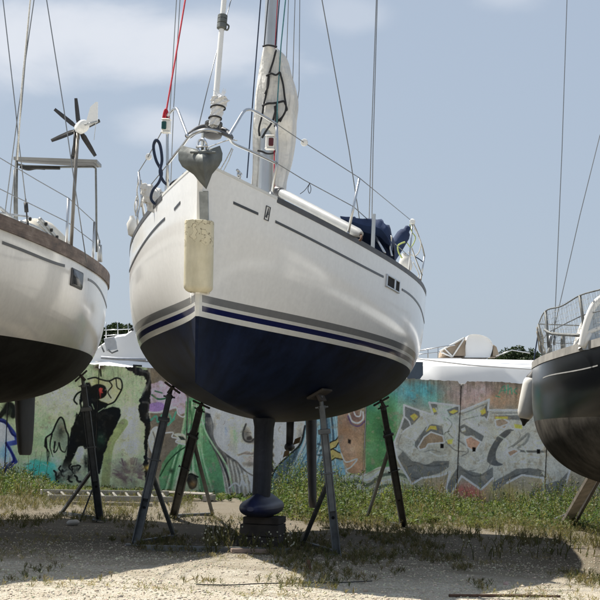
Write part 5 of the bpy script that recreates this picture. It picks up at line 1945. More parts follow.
    for (x, y, rx, ry, c, a) in ((220, 424, 9, 14, (196, 196, 190), .7), (226, 428, 3, 12, (120, 134, 178), .8), (231, 431, 2.6, 12, (196, 186, 120), .7), (235, 436, 3.6, 15, (126, 176, 128), .9), (240, 430, 6, 14, (160, 184, 154), .6),
                                 (218, 415, 5, 5, (120, 122, 124), .6), (221, 442, 6, 7, (150, 152, 158), .6), (248, 436, 5, 6, (120, 118, 116), .8), (243, 425, 3, 14, (150, 150, 148), .5), (250, 459, 8, 4, (134, 128, 126), .7),
                                 (262, 430, 7, 24, (200, 200, 194), .6), (283, 430, 10, 20, (190, 190, 186), .5), (262, 470, 10, 7, (130, 130, 128), .7), (298, 415, 6, 20, (160, 160, 156), .6), (288, 446, 10, 6, (150, 150, 146), .6),
                                 (244, 466, 8, 4, (150, 148, 144), .6), (270, 456, 5, 9, (146, 146, 144), .5)):
        p.fog(x, y, rx, ry, c, a, .35, int(x * 3 + y))
    for (x, y, rx, ry, c, a) in ((246, 434, 4, 8, (96, 96, 98), .9), (252, 441, 5, 3, (80, 78, 80), .9), (250, 464, 7, 3, (104, 100, 100), .9), (233, 449, 7, 10, (136, 138, 142), .8), (262, 474, 9, 5, (92, 92, 94), .8), (214, 425, 3, 8, (90, 92, 96), .7), (300, 436, 4, 10, (112, 114, 118), .8), (296, 412, 8, 6, (110, 112, 114), .7)):
        p.fog(x, y, rx, ry, c, a, .3, int(x * 5 + y))
    p.line([(246, 424), (243, 433), (244.5, 440), (250, 442), (254, 439)], 1.5, (52, 52, 54), .7)
    p.poly([(247, 437), (251, 436), (252, 439.5), (247, 440)], (58, 56, 58), .7, .9, True)
    p.line([(239, 455), (245, 453), (251, 454), (258, 452.5)], 1.1, (66, 62, 62), .5)
    p.poly([(239, 455), (246, 451), (252, 452), (260, 450), (258, 454), (250, 455)], (132, 124, 122), .5, .8, True)
    p.poly([(242, 456), (250, 456), (258, 455), (254, 461), (246, 461)], (150, 142, 140), .6, .8, True)
    p.line([(236, 461), (242, 468), (250, 474), (258, 477), (266, 474), (272, 467)], 1.3, (84, 84, 84), .7)
    p.line([(229, 488), (235, 483), (240, 486), (242, 480), (246, 486)], 1.2, (226, 224, 218))
    p.line([(272, 440), (272.5, 472)], 1.2, (40, 38, 38), .3, .8)
    for y in (441, 447, 455, 462, 470):
        p.fog(272.5, y, 1.8, 2.2, (44, 42, 42), .9, .3, y)
    # ---- blue hair
    p.poly([(304, 398), (336, 396), (340, 430), (341, 452), (346, 475), (350, 505), (268, 505), (271, 476), (278, 466), (292, 453), (301, 443), (305, 428)], (104, 146, 168), .6, 1, False, 1)
    for k in range(46):
        q = RNG.uniform(0, 1)
        p.line([(306 + 28 * q, 405), (304 + 34 * q, 440), (288 + 48 * q, 470), (274 + 74 * q, 503)], RNG.uniform(.6, 2.0), [(58, 92, 118), (150, 184, 198), (78, 122, 150), (36, 52, 70), (180, 204, 212)][k % 5], .5, .7)
    p.line([(305, 426), (301, 443), (291, 453.5), (278, 466), (271.5, 478), (270, 496)], 1.9, (36, 42, 50), .4)
    p.poly([(279, 466), (291, 455), (300, 446), (296, 460), (284, 476), (274, 494), (272, 482)], (60, 70, 84), 1.0, .7)
    for k, pts in enumerate(([(326, 446), (331, 442), (336, 440), (340, 434.5), (339.5, 441), (336, 447), (330, 450), (326, 449)], [(325, 452), (333, 449), (338, 452), (347, 456), (343, 459.5), (335, 458), (331, 461), (326, 457)])):
        p.poly(pts, (166, 148, 88), .3)
        p.line(pts + pts[:1], 1.1, (46, 42, 34), .3, 1, False)
    for q in ([(318, 444), (326, 447), (320, 451)], [(318, 455), (325, 455)]):
        p.line(q, 2.0, (52, 66, 74), .5, .8)
    # ---- tan block, green block, bands
    p.poly([(337, 396), (366, 396), (365, 472), (350, 474), (344, 462), (338, 440)], (146, 118, 96), .6)
    for (x, y, rx, ry, c, a) in ((352, 450, 8, 10, (176, 146, 120), .8), (345, 428, 7, 8, (132, 104, 84), .7), (358, 465, 7, 8, (166, 128, 104), .7), (356, 418, 9, 7, (98, 76, 80), .8)):
        p.fog(x, y, rx, ry, c, a, .6, int(x + y))
    p.line([(349, 414), (352, 421), (358, 423), (363, 419), (363, 412)], 1.5, (206, 200, 208))
    p.line([(354, 412), (356, 416), (360, 416), (361, 411)], 1.2, (196, 190, 200))
    p.line([(348, 416), (352, 424), (359, 426), (365, 421)], 1.6, (96, 76, 110))
    p.poly([(348, 439), (351, 440), (350.5, 444), (348, 443)], (44, 36, 34), .5)
    p.line([(341, 453), (346, 462), (357, 459), (351, 467), (346, 470), (350, 474), (362, 476), (372, 470), (386, 466)], 1.1, (206, 202, 190))
    p.poly([(366, 392), (398, 392), (396, 470), (380, 466), (366, 474)], (74, 128, 82), .6)
    for (x, y, rx, ry, c, a) in ((374, 400, 12, 12, (64, 132, 124), .9), (370, 450, 7, 16, (104, 150, 104), .8), (385, 430, 8, 14, (52, 100, 62), .8), (378, 462, 8, 6, (96, 134, 84), .7), (392, 448, 5, 14, (120, 156, 120), .7)):
        p.fog(x, y, rx, ry, c, a, .6, int(x + y))
    p.poly([(338, 478), (350, 474), (366, 476), (380, 468), (396, 465), (412, 480), (416, 520), (340, 520)], (150, 158, 144), .6)
    for k in range(7):
        p.line([(340, 480 + 5 * k), (356, 476 + 5.2 * k), (368, 480 + 5 * k), (382, 470 + 5.5 * k), (398, 468 + 6 * k), (414, 474 + 6 * k)], 3.2 if k % 2 else 1.3, (70, 84, 76) if k % 2 else (208, 210, 200), .4, .85)
    p.line([(344, 500), (360, 492), (380, 500), (402, 488)], 4.5, (104, 140, 100), .8, .8)
    # ---- right-hand panels: clouds of colour behind the big letters
    for k, (x, y, rx, ry, c, a) in enumerate(((420, 392, 30, 12, (72, 148, 166), 1.0), (404, 386, 16, 10, (84, 146, 156), .9), (436, 400, 14, 10, (82, 158, 156), .7), (450, 392, 12, 14, (146, 130, 122), .9), (400, 412, 10, 14, (106, 160, 130), .8), (396, 440, 10, 16, (78, 138, 92), .8),
                                              (478, 392, 20, 14, (172, 150, 162), 1.0), (466, 402, 12, 12, (166, 140, 140), .8), (505, 398, 22, 10, (168, 132, 106), .95), (500, 386, 14, 8, (150, 128, 118), .7), (530, 396, 14, 16, (160, 126, 100), .9), (545, 420, 18, 24, (140, 132, 112), .8),
                                              (414, 492, 22, 14, (128, 136, 104), .8), (440, 490, 16, 12, (150, 132, 108), .9), (468, 492, 16, 8, (166, 84, 78), 1.0), (476, 500, 14, 8, (172, 118, 96), .9), (500, 492, 18, 10, (146, 140, 96), .9), (524, 500, 16, 10, (186, 168, 92), .95),
                                              (545, 480, 22, 14, (150, 140, 116), .8), (580, 430, 40, 50, (132, 128, 116), .7), (398, 378, 30, 6, (112, 100, 88), .8), (510, 383, 50, 4, (120, 108, 98), .7))):
        p.fog(x, y, rx, ry, c, a, .8, 100 + k)
    # letters: white outline, light grey body, dark grey sides
    out = [(404, 405), (419, 410.5), (430, 414), (433, 414), (429, 402.4), (444, 404), (459.5, 406), (459.5, 412), (474, 406), (489, 399.6), (488, 410), (504, 410), (521, 410), (560, 412), (570, 470), (562, 497), (545, 500), (543, 478), (522, 475), (507, 483), (493, 491.6),
           (493, 478), (487, 484), (481, 489.6), (471, 482.5), (461.6, 476), (455, 487), (449, 499), (446, 488), (450, 472), (440, 476), (422, 478), (412, 484), (404, 471), (397, 458), (394, 443), (400, 428), (404, 416)]
    p.poly(out, (150, 153, 151), .35)
    # body tone
    for k, (x, y, rx, ry, c, a) in enumerate(((420, 425, 14, 16, (166, 172, 168), .8), (446, 430, 10, 18, (160, 172, 166), .7), (474, 430, 14, 18, (168, 172, 170), .8), (500, 440, 12, 16, (158, 164, 160), .7), (530, 450, 18, 16, (164, 166, 164), .8),
                                              (440, 448, 12, 10, (140, 142, 136), .7), (412, 448, 10, 10, (160, 164, 160), .7), (470, 466, 14, 10, (156, 158, 154), .6), (446, 412, 8, 8, (150, 184, 174), .7), (476, 416, 8, 6, (150, 180, 172), .6), (505, 455, 8, 8, (170, 174, 170), .6))):
        p.fog(x, y, rx, ry, c, a, .6, 140 + k, .16)
    dk = (98, 102, 104)
    for pts in ([(404, 405), (419, 411), (420, 417), (410, 427), (404, 431), (400, 428), (404, 416)], [(413, 445), (426, 427), (432, 424), (442, 426), (445, 441), (430, 441.5), (424, 448), (418, 449)],
                [(397, 458), (403, 451), (412, 461), (424, 465), (436, 462), (449, 461), (449, 467), (440, 473), (422, 478), (412, 484), (404, 471)], [(426, 466), (434, 461), (448, 461), (448, 467), (438, 472), (428, 476)],
                [(459, 465), (466, 470), (482, 474), (493, 467), (493, 478), (481, 489.6), (471, 482.5), (461.6, 476), (455, 487), (449, 499), (446, 488), (452, 476)],
                [(493, 491.6), (493, 482), (508, 474), (516, 469), (530, 468), (541, 470), (544, 478), (522, 475), (507, 483)], [(529, 494), (540, 486), (560, 480), (570, 470), (564, 497), (545, 502), (532, 505)],
                [(429, 402.4), (437, 404), (438, 414), (433, 415)], [(447, 410), (459.5, 405.5), (459, 412.5), (450, 416)], [(459, 427), (464, 424), (484, 436), (480, 446), (474, 436), (466, 436), (460, 432)],
                [(480, 416), (488, 401), (488.5, 420), (484, 417)], [(494, 416), (520, 415), (521, 420), (495, 419)]):
        p.poly(pts, dk, .4, .95)
    p.poly([(505, 431), (497, 438), (490, 449), (487, 460), (490, 464), (496, 466), (503, 464.5), (497, 461), (496, 452), (501, 442), (511, 432)], (84, 88, 92), .35, 1, True)
    p.line([(497, 438), (506, 431), (513, 430)], 1.6, (84, 88, 92))
    p.line([(513, 446), (528, 434), (526, 442), (518, 448)], 2.4, (116, 120, 120), .5, .9)
    p.line([(517, 450.5), (528, 451.5), (546, 451.5)], 2.2, (92, 96, 98), .4)
    p.line([(458, 440), (466, 446), (468, 452), (462, 456)], 1.0, (96, 98, 98), .4, .8)
    p.line([(446, 442), (455, 450), (466, 452)], 1.0, (96, 98, 98), .4, .8)
    # openings
    for pts, c in (([(418, 447), (424, 437), (431, 432), (443, 436), (444.5, 442.5), (428, 444), (426, 448), (420, 450)], (132, 116, 98)), ([(465, 439), (471, 436), (481, 442), (475, 452), (467, 447)], (160, 126, 108)),
                   ([(507, 452), (514, 449), (519.5, 451), (510, 457)], (146, 122, 104)), ([(495, 420), (503, 418), (509, 422), (505, 429), (496, 426)], (140, 126, 114)), ([(534, 442), (541, 440), (546, 444), (538, 446)], (190, 184, 150))):
        p.poly(pts, c, .35)
        p.line(pts + pts[:1], 1.3, (220, 219, 212), .25, 1, False)
    for pts in ([(410, 416), (415, 413), (418, 417), (414, 421)], [(430.5, 409), (434, 408), (437, 411.5), (433, 413)], [(449, 412), (454, 409.5), (458, 411), (453, 414)], [(426, 432), (430, 426), (436, 426), (437, 430), (431, 429)], [(480, 411), (485, 408), (486, 413), (482, 415)],
                [(495, 416.5), (508, 416.5), (508, 419), (495, 419)], [(514, 424), (522, 425), (522, 429), (515, 428)], [(447, 440), (453, 439), (452, 444), (448, 444)]):
        p.poly(pts, (206, 164, 64), .5, .95)
    p.poly([(461, 429), (465, 427), (466, 431), (462, 432)], (188, 190, 168), .4)
    p.line([(404, 416), (409, 421), (411, 426), (405, 430), (401, 434)], 1.2, (222, 221, 214), .25, 1, False)
    p.line([(484, 417), (487, 420.5), (489, 413)], 1.2, (222, 221, 214), .25, 1, False)
    p.line([(497, 428), (508, 424), (512, 429), (520, 429.5)], 1.2, (210, 208, 200), .25, 1, False)
    p.line(out[:20], 1.7, (236, 235, 228), .25, 1, False)
    p.line(out[21:38] + [out[0]], 1.7, (236, 235, 228), .25, 1, False)
    for x, y in ((442, 446), (474, 449.5), (538.5, 451.5)):
        p.poly([(x - 1.6, y - 2.4), (x + 1.6, y - 2), (x + 1.6, y + 2), (x - 1.6, y + 2.2)], (20, 20, 20), .35)
    # highlights, cracks and second outlines inside the letters
    for q in ([(421, 414), (428, 424), (426, 430)], [(436, 408), (441, 420), (450, 424)], [(405, 436), (414, 442), (412, 452)], [(449, 420), (456, 430), (455, 444)], [(466, 420), (474, 426), (486, 428)], [(470, 456), (478, 462), (486, 458)],
              [(499, 436), (508, 442), (506, 452)], [(522, 446), (530, 456), (541, 458)], [(510, 462), (522, 462), (536, 464)], [(430, 452), (438, 456), (447, 455)]):
        p.line(q, 1.1, (186, 204, 196), .6, .7)
    for q in ([(409, 411), (416, 414)], [(461, 414), (472, 410), (486, 404)], [(463, 420), (470, 418), (478, 416)], [(492, 413), (519, 413)], [(447, 418), (452, 424), (448, 432), (453, 438)], [(424, 452), (432, 450), (440, 452)], [(488, 470), (492, 460)], [(524, 438), (516, 444), (508, 448)]):
        p.line(q, .9, (104, 108, 110), .35, .8)
    p.line([(402, 432), (398, 446), (404, 452), (411, 458)], 1.0, (120, 124, 124), .4, .8)
    for q in ([(415, 462), (430, 466), (446, 464)], [(463, 470), (474, 476), (488, 474)], [(498, 484), (512, 477), (528, 472)]):
        p.line(q, 1.2, (72, 76, 80), .5, .7)
    # green tag, upper right
    tg = (58, 150, 120)
    for q in ([(499, 394), (502, 388), (505, 386), (505, 393)], [(501, 391), (506, 390)], [(508, 385), (508, 394)], [(508, 390), (511, 388), (512, 394)], [(517, 388), (514, 391), (517, 394)], [(496, 396), (500, 397)]):
        p.line(q, 1.1, tg, .4, .85)
    # wear: scuffs where concrete shows through, drips from the top edge, damp foot
    w = fbm(U * .22, V * .22, 201, 5)
    lum = p.C.mean(1)
    p._put(np.arange(len(U)), np.clip((w - .62) * 9, 0, 1) * np.interp(lum, [30, 90], [.12, .5]), (132, 124, 110))
    w = fbm(U * .5, V * .06, 207, 4)
    topd = np.clip(1 - (V - (369 + (U - 130) * .043)) / 26, 0, 1)
    p._put(np.arange(len(U)), np.clip((w - .45) * 4, 0, 1) * topd * .42, (82, 76, 68))
    w = fbm(U * .12, V * .12, 211, 5)
    ft = np.clip((V - (474 + (U - 130) * .043)) / 22, 0, 1)
    p._put(np.arange(len(U)), np.clip((w - .25) * 2.2, 0, 1) * ft * .6, (96, 90, 70))
    # uneven spray, overpaint and grime
    k_ = 1.03 + .15 * (fbm(U * .13, V * .13, 401, 4) - .5) + .18 * (fbm(U * .55, V * .55, 402, 4) - .5) + .16 * (fbm(U * 1.6, V * 1.6, 403, 2) - .5)
    hs = (fbm(U * .1 + 7, V * .1, 404, 4) - .5)[:, None] * np.array([[13, 3, -13]])
    p.C = p.C * k_[:, None] + hs
    for k in range(90):
        x_, y_ = RNG.uniform(-20, 580), RNG.uniform(372, 500)
        a = RNG.uniform(0, 6.28)
        ln = RNG.uniform(2, 7)
        p.line([(x_, y_), (x_ + ln * .5 * math.cos(a) + RNG.normal(), y_ + ln * .5 * math.sin(a)), (x_ + ln * math.cos(a), y_ + ln * math.sin(a))], RNG.uniform(.4, .9), [(60, 56, 52), (190, 186, 176), (90, 84, 78)][k % 3], .4, .6)
    p.C = np.clip(p.C, 12, 250) * np.array([[1.03, 1.0, .95]])
    g_ = p.C.mean(1, keepdims=True)
    return g_ + (p.C - g_) * .74


wall = thing("concrete_wall", "tall concrete panel wall covered in graffiti behind the boats", "wall", (0, YW, 0))
joints = [-173, -83, 7, 97, 187, 273, 365, 459, 547, 637, 727, 817]
for k in range(len(joints) - 1):
    xa = pix(joints[k], 430 + (joints[k] - 300) * .043, YW)[0] + .006
    xb = pix(joints[k + 1], 430 + (joints[k + 1] - 300) * .043, YW)[0] - .006
    vis = -100 < joints[k + 1] and joints[k] < 640
    st_ = .0095 if vis else .08
    xs, zs_ = np.arange(xa, xb + st_ * .5, st_), np.linspace(0, ZW, int(ZW / st_))
    X, Z = np.meshgrid(xs, zs_)
    topf = (Z / ZW) ** 30
    Z2 = Z + topf * ((fbm(X * 6, X * 0 + k, 21) - .5) * .035 + (fbm(X * 25, X * 0 + k, 22) - .5) * .02 + .01 * ((k * 7) % 3 - 1))
    if k in (6, 7):
        jx = pix(459, 437, YW)[0]
        Z2 = Z2 - topf * .13 * np.clip(1 - np.abs(X - jx - .02) / .10, 0, 1)
    P0 = np.stack([X, np.full_like(X, YW) + (k % 3) * .006 + (fbm(X * 8, Z * 8, 25) - .5) * .004, Z2], -1).reshape(-1, 3)
    U_, V_ = to_px(P0)
    C_ = paint_wall(U_, V_)
    c_ = C_ / 255.0
    alb = np.where(c_ <= .04045, c_ / 12.92, ((c_ + .055) / 1.055) ** 2.4) ** 1.2 * MURAL_GAIN
    # dark ragged joints between the panels
    ex = np.minimum(X - xa, xb - X).ravel() + (fbm(X * 30, Z * 30, 28).ravel() - .5) * .02
    jf = np.clip(1 - ex / .014, 0, 1)[:, None]
    alb = alb * (1 - jf * .75)
    nz_, nx_ = X.shape
    ix = np.arange(nz_ * nx_).reshape(nz_, nx_)
    fq = np.stack([ix[:-1, :-1], ix[:-1, 1:], ix[1:, 1:], ix[1:, :-1]], -1).reshape(-1, 4)
    pan = big_mesh("wall_panel", P0, fq, M["mural"], wall, np.clip(alb, .004, .85), True)
    xm, ym = (xa + xb) / 2, YW + .075
    MB().box((xm, ym + .01, ZW / 2 - .03), (xb - xa, .13, ZW - .06), None, 0, .012).build("panel_body", M["concrete"], wall)

# ------------------------------------------------------------------ motor yachts standing beyond the wall
mw = simple("bright_gelcoat", (.88, .88, .87), .3, 0, .03, 2)
my = thing("motor_yacht", "long white motor yacht with tan canvas hood behind the right part of the wall", "motor yacht", (5, 39, 0), group="motor yachts beyond the wall")
YB = 38.0
zrow = lambda py, y, px=470: pix(px, py, y)[2]


def motor_hull(root, xs, zt, y0, beam, zb):
    G = []
    for i, x in enumerate(xs):
        k = i / (len(xs) - 1)
        b_ = beam * (1 - abs(2 * k - 1) ** 5 * .6) / 2
        G.append([(x, y0 + beam / 2 - b_ * w_, z_) for w_, z_ in ((.72, zt[i]), (.93, zt[i] - .17), (.955, zt[i] - .19), (1.05, zt[i] - .62), (.98, zt[i] - 1.1), (.6, zb + .4), (.1, zb), (-.6, zb + .4), (-.9, zt[i] - 1.1), (-1, zt[i] - .1), (-1, zt[i]), (0, zt[i] + .03), (.72, zt[i]))])
    m = MB().grid(np.array(G), flip=False)
    m.add(G[0][:-1], [tuple(range(12))]).add(G[-1][:-1], [tuple(range(11, -1, -1))])
    return m.build("hull", mw, root, True, 35)


xs = np.linspace(pix(404, 365, YB)[0], 13.0, 24)
zt = [zrow(355.5, YB, 430) - .012 * max(0, i - 2) + .0006 * i * i for i in range(24)]
zt = np.interp(xs, [xs[0], pix(412, 360, YB)[0], pix(470, 358, YB)[0], pix(540, 359, YB)[0], 13], [pix(404, 356.5, YB)[2], pix(412, 356, YB)[2], pix(470, 357.5, YB)[2], pix(535, 359, YB)[2], pix(535, 359, YB)[2] + .3])
motor_hull(my, xs, zt, YB, 3.6, .9)
wq = [pix(407, 361.5, YB - .03), pix(423, 362, YB - .03), pix(423, 375, YB - .03), pix(420, 379, YB - .03), pix(407, 379.5, YB - .03)]
MB().slab(wq, .03, (0, 1, 0)).build("hull_window", simple("slate_hull_window", (.07, .095, .13), .15, 0, .1), my)
MB().tube([pix(412, 358, YB - .06), pix(470, 365, YB - .06), pix(560, 371, YB - .06), pix(640, 374, YB - .06)], .018, 6).build("rub_rail", mw, my, True)
# rounded mast fairing and canvas hood on its deck
G = []
yc = YB + 1.6
for px_, a_ in ((462, 0), (490, 1)):
    pass
Lp = catmull([pix(x, y, yc) for x, y in ((463, 358), (464, 345), (466, 337.5), (470, 335.5), (478, 336), (485, 338.5), (489.5, 343), (490.5, 349), (488, 358))], 5)
m = MB()
G = [[q + [0, -.45 + .08, -.01], q + [0, -.45, 0], q + [0, .45, 0], q + [0, .45 + .06, -.02]] for q in Lp]
m.grid(np.array(G), flip=True)
m.add([g[0] for g in G], [tuple(range(len(G)))]).add([g[3] for g in G], [tuple(range(len(G) - 1, -1, -1))])
m.build("radar_arch", mw, my, True, 40)
for pts in (((440, 357), (441, 350), (452, 344), (463, 338.5), (463.5, 357)), ((490.5, 357), (491, 346), (494, 348), (497, 357))):
    F_ = [pix(x, y, yc + .1) for x, y in pts]
    m = MB().slab(F_, 1.0, (0, 1, 0))
    m.build("canvas_hood", M["tarp"], my)
m = MB()
for a_, b_ in (((453, 356), (464, 339)), ((441, 352), (452, 357)), ((444, 348), (453, 357)), ((440, 351), (464, 338))):
    m.tube([pix(*a_, yc - .42), pix(*b_, yc - .42)], .02, 6)
m.build("hood_frame", M["white_paint"], my, True)
m = MB()
m.tube([pix(412, 352, YB + .4), pix(440, 347, YB + .4), pix(455, 345, YB + .4)], .014, 6)
m.tube([pix(412, 355, YB + .4), pix(440, 352, YB + .4)], .010, 6)
for x in (418, 428, 438):
    m.tube([pix(x, 358, YB + .4), pix(x, 351 - (x - 412) * .15, YB + .4)], .012, 6)
m.tube([pix(496, 356, YB + .4), pix(512, 350, YB + .4), pix(530, 353, YB + .4)], .012, 6)
m.build("deck_rail", M["steel"], my, True)

ml = thing("motor_yacht", "white motor boat with sloping foredeck behind the left part of the wall", "motor yacht", (-4.5, 38, 0), group="motor yachts beyond the wall")
YL = 37.0
xs = np.linspace(-10.5, pix(215, 362, YL)[0], 22)
zt = np.interp(xs, [-10.5, pix(90, 366, YL)[0], pix(105, 360, YL)[0], pix(150, 361.5, YL)[0], xs[-1]], [pix(90, 364, YL)[2] - .05, pix(90, 362, YL)[2], pix(105, 359, YL)[2], pix(150, 361, YL)[2], pix(150, 361, YL)[2] + .1])
motor_hull(ml, xs, zt, YL, 3.2, .9)
wq = [pix(133, 364.5, YL - .03), pix(142, 365, YL - .03), pix(142, 368, YL - .03), pix(133, 367.5, YL - .03)]
MB().slab(wq, .03, (0, 1, 0)).build("hull_window", M["dark_glass"], ml)
MB().tube([pix(101, 357.5, YL - .1), pix(118, 358.8, YL - .1), pix(146, 359.5, YL - .1)], .035, 8).build("rub_rail", simple("grey_rub_rail", (.42, .44, .48), .5), ml, True)
prof_ = [(86, 361), (97, 349), (108, 341), (117, 337), (125, 336), (132, 331), (140, 326), (148, 324), (200, 322), (215, 340), (215, 361)]
m = MB()
C1 = [pix(x, y, YL + .5) for x, y in prof_]
C2 = [q + np.array([0, 2.2, 0]) for q in C1]
m.grid(np.array([C1, [q + np.array([0, .3, .07]) for q in C1], [q + np.array([0, 1.9, .07]) for q in C1], C2]), flip=False)
m.add(C1, [tuple(range(len(C1) - 1, -1, -1))]).add(C2, [tuple(range(len(C2)))])
m.build("cabin", mw, ml, True, 45)
hq = [pix(104, 338.5, YL + .3), pix(114, 336.5, YL + .3), pix(116, 342, YL + .3), pix(117, 349, YL + .3), pix(107, 351, YL + .3)]
MB().slab(hq, .05, unit([.2, 1, .3])).build("open_hatch", simple("pale_grey_hatch", (.52, .53, .54), .4, 0, .1), ml)
m = MB().tube([pix(108, 350, YL + .25), pix(112, 353, YL + .2), pix(118, 350.5, YL + .25)], .02, 6).tube([pix(101, 345, YL + .25), pix(104, 352, YL + .2)], .02, 6)
m.build("hatch_arm", M["galv_bar"], ml, True)
MB().box(pix(132, 329.5, YL + .3), (.07, .07, .06), None, 0, .01).build("deck_light", M["black_rubber"], ml)
m = MB()
for a_, b_ in (((104, 330), (131, 329)), ((104, 335.5), (131, 334)), ((106, 322), (106, 340)), ((117.5, 321), (118, 339)), ((128, 324), (129, 337))):
    m.tube([pix(*a_, YL + 1.4), pix(*b_, YL + 1.4)], .010, 6)
m.build("deck_rail", M["steel"], ml, True)


# ------------------------------------------------------------------ trees far behind
def tree(label, px, top, yd, rad, seed, tint):
    r = np.random.default_rng(seed)
    base = pix(px, 440, yd)
    base[2] = 0.0
    topz = pix(px, top, yd)[2]
    t = thing("broadleaf_tree", label, "tree", tuple(base), group="trees beyond the yachts")
    m = MB()
    cz = topz - rad * .95
    m.tube(catmull([base, base + [.1, 0, cz * .5], base + [0, 0, cz]], 5), np.linspace(.22, .09, 11), 8)
    for k in range(7):
        a = k * 2.4
        e = base + np.array([math.cos(a) * rad * .7, math.sin(a) * rad * .7, cz + rad * (-.2 + .12 * k)])
        s_ = base + np.array([0, 0, cz * (.6 + .05 * k)])
        m.tube(catmull([s_, s_ * .5 + e * .5 + [0, 0, .2], e], 4), np.linspace(.07, .02, 9), 6)
    m.build("trunk", M["bark"], t, True)
    # clumps of leaves with gaps between
    cl_ = []
    for k in range(46):
        v = unit(r.normal(size=3))
        v[2] = abs(v[2]) * .95 - .25
        q = rad * r.uniform(.45, 1.0) ** .6
        cl_.append((np.array([v[0] * q * 1.15, v[1] * q * 1.15, v[2] * q]), rad * r.uniform(.16, .32), r.uniform(.7, 1.25)))
    V, T = [], []
    for c_, cr, sh in cl_:
        n = 260
        d = r.normal(size=(n, 3))
        d /= np.linalg.norm(d, axis=1)[:, None]
        pos = base + [0, 0, cz] + c_ + d * (cr * r.uniform(.3, 1.0, n) ** .5)[:, None]
        s_ = r.uniform(.05, .11, n)
        a, b = r.normal(size=(n, 3)), r.normal(size=(n, 3))
        a /= np.linalg.norm(a, axis=1)[:, None]
        b -= a * (a * b).sum(1)[:, None]
        b /= np.linalg.norm(b, axis=1)[:, None]
        q = np.stack([pos - a * s_[:, None], pos - b * s_[:, None] * .45, pos + a * s_[:, None], pos + b * s_[:, None] * .45], 1)
        V.append(q.reshape(-1, 3))
        cc = np.array(tint) * sh * r.uniform(.75, 1.25, (n, 1))
        T.append(np.repeat(cc, 4, 0))
    V, T = np.vstack(V), np.vstack(T)
    big_mesh("crown", V, np.arange(len(V)).reshape(-1, 4), M["tree_leaf"], t, T)


tree("dark green tree top showing between the left yacht and the central yacht", 117, 319.5, 88, 1.35, 5, (.035, .055, .022))
tree("dark green tree top showing left of the black yacht", 517, 344.5, 92, 1.3, 8, (.035, .055, .024))
tree("tree top showing just left of the white fender, lowest of the green crowns", 498, 352, 95, 1.0, 9, (.045, .065, .03))


# ------------------------------------------------------------------ weeds, grass, stones
def plants(name, spots, hts, leaf_n, leaf_l, leaf_w, tints, seed, lean=.25, stem=True, up=.5, flowers=0.0, root=None):
    """Many small plants as one mesh of leaf-sized faces."""
    r = np.random.default_rng(seed)
    n = len(spots)
    V, T = [], []
    base = np.array(spots)
    ld = r.normal(size=(n, 2)) * lean
    tn = np.array(tints)[r.integers(0, len(tints), n)] * r.uniform(.7, 1.3, (n, 1))

    def curve(k):
        return base + np.stack([ld[:, 0] * hts * k * k, ld[:, 1] * hts * k * k, hts * k * (1 - .12 * k)], -1)
    if stem:
        ks = np.linspace(0, 1, 4)
        for k0, k1 in zip(ks[:-1], ks[1:]):
            a, b = curve(k0), curve(k1)
            w = (.006 * (1 - k0 * .7))
            o = np.array([w, 0, 0])
            q = np.stack([a - o, a + o, b + o * .8, b - o * .8], 1)
            V.append(q.reshape(-1, 3)); T.append(np.repeat(tn * .8, 4, 0))
            o = np.array([0, w, 0])
            q = np.stack([a - o, a + o, b + o * .8, b - o * .8], 1)
            V.append(q.reshape(-1, 3)); T.append(np.repeat(tn * .8, 4, 0))
    for j in range(leaf_n):
        k = np.clip((j + r.uniform(0, 1, n)) / leaf_n, .05, 1)[:, None]
        c = base + np.stack([ld[:, 0], ld[:, 1]], -1) @ np.array([[1, 0, 0], [0, 1, 0]]) * (hts[:, None] * k * k) + np.array([0, 0, 1]) * (hts[:, None] * k * (1 - .12 * k))
        az = r.uniform(0, 2 * np.pi, n)
        el = r.normal(up, .35, n)
        d = np.stack([np.cos(az) * np.cos(el), np.sin(az) * np.cos(el), np.sin(el)], -1)
        sd = np.cross(d, [0, 0, 1.0])
        sd /= np.linalg.norm(sd, axis=1)[:, None] + 1e-9
        roll = r.normal(0, .5, n)[:, None]
        sd = sd * np.cos(roll) + np.cross(d, sd) * np.sin(roll)
        L = (leaf_l * r.uniform(.5, 1.3, n) * (1.15 - .6 * k[:, 0]))[:, None]
        W = L * leaf_w
        tip = c + d * L - np.array([0, 0, 1]) * L * .15
        mid = c + d * L * .45
        q = np.stack([c, mid - sd * W, tip, mid + sd * W], 1)
        V.append(q.reshape(-1, 3))
        T.append(np.repeat(tn * r.uniform(.75, 1.3, (n, 1)), 4, 0))
    if flowers:
        f = np.where(r.random(n) < flowers)[0]
        for j in range(3):
            c = curve(1.0)[f] + r.normal(0, .035, (len(f), 3))
            s_ = .010
            q = np.stack([c + [-s_, 0, 0], c + [0, -.3 * s_, -s_], c + [s_, 0, 0], c + [0, .3 * s_, s_]], 1)
            V.append(q.reshape(-1, 3)); T.append(np.tile([.62, .60, .48], (len(f) * 4, 1)))
    V, T = np.vstack(V), np.vstack(T)
    o = big_mesh(name, V, np.arange(len(V)).reshape(-1, 4), M["leaf"], root, np.clip(T, .005, .8))
    return o


def wpx(px):
    """x on the strip before the wall for a photo pixel."""
    return lambda y: (px - 300 + 2) * y / F_PX


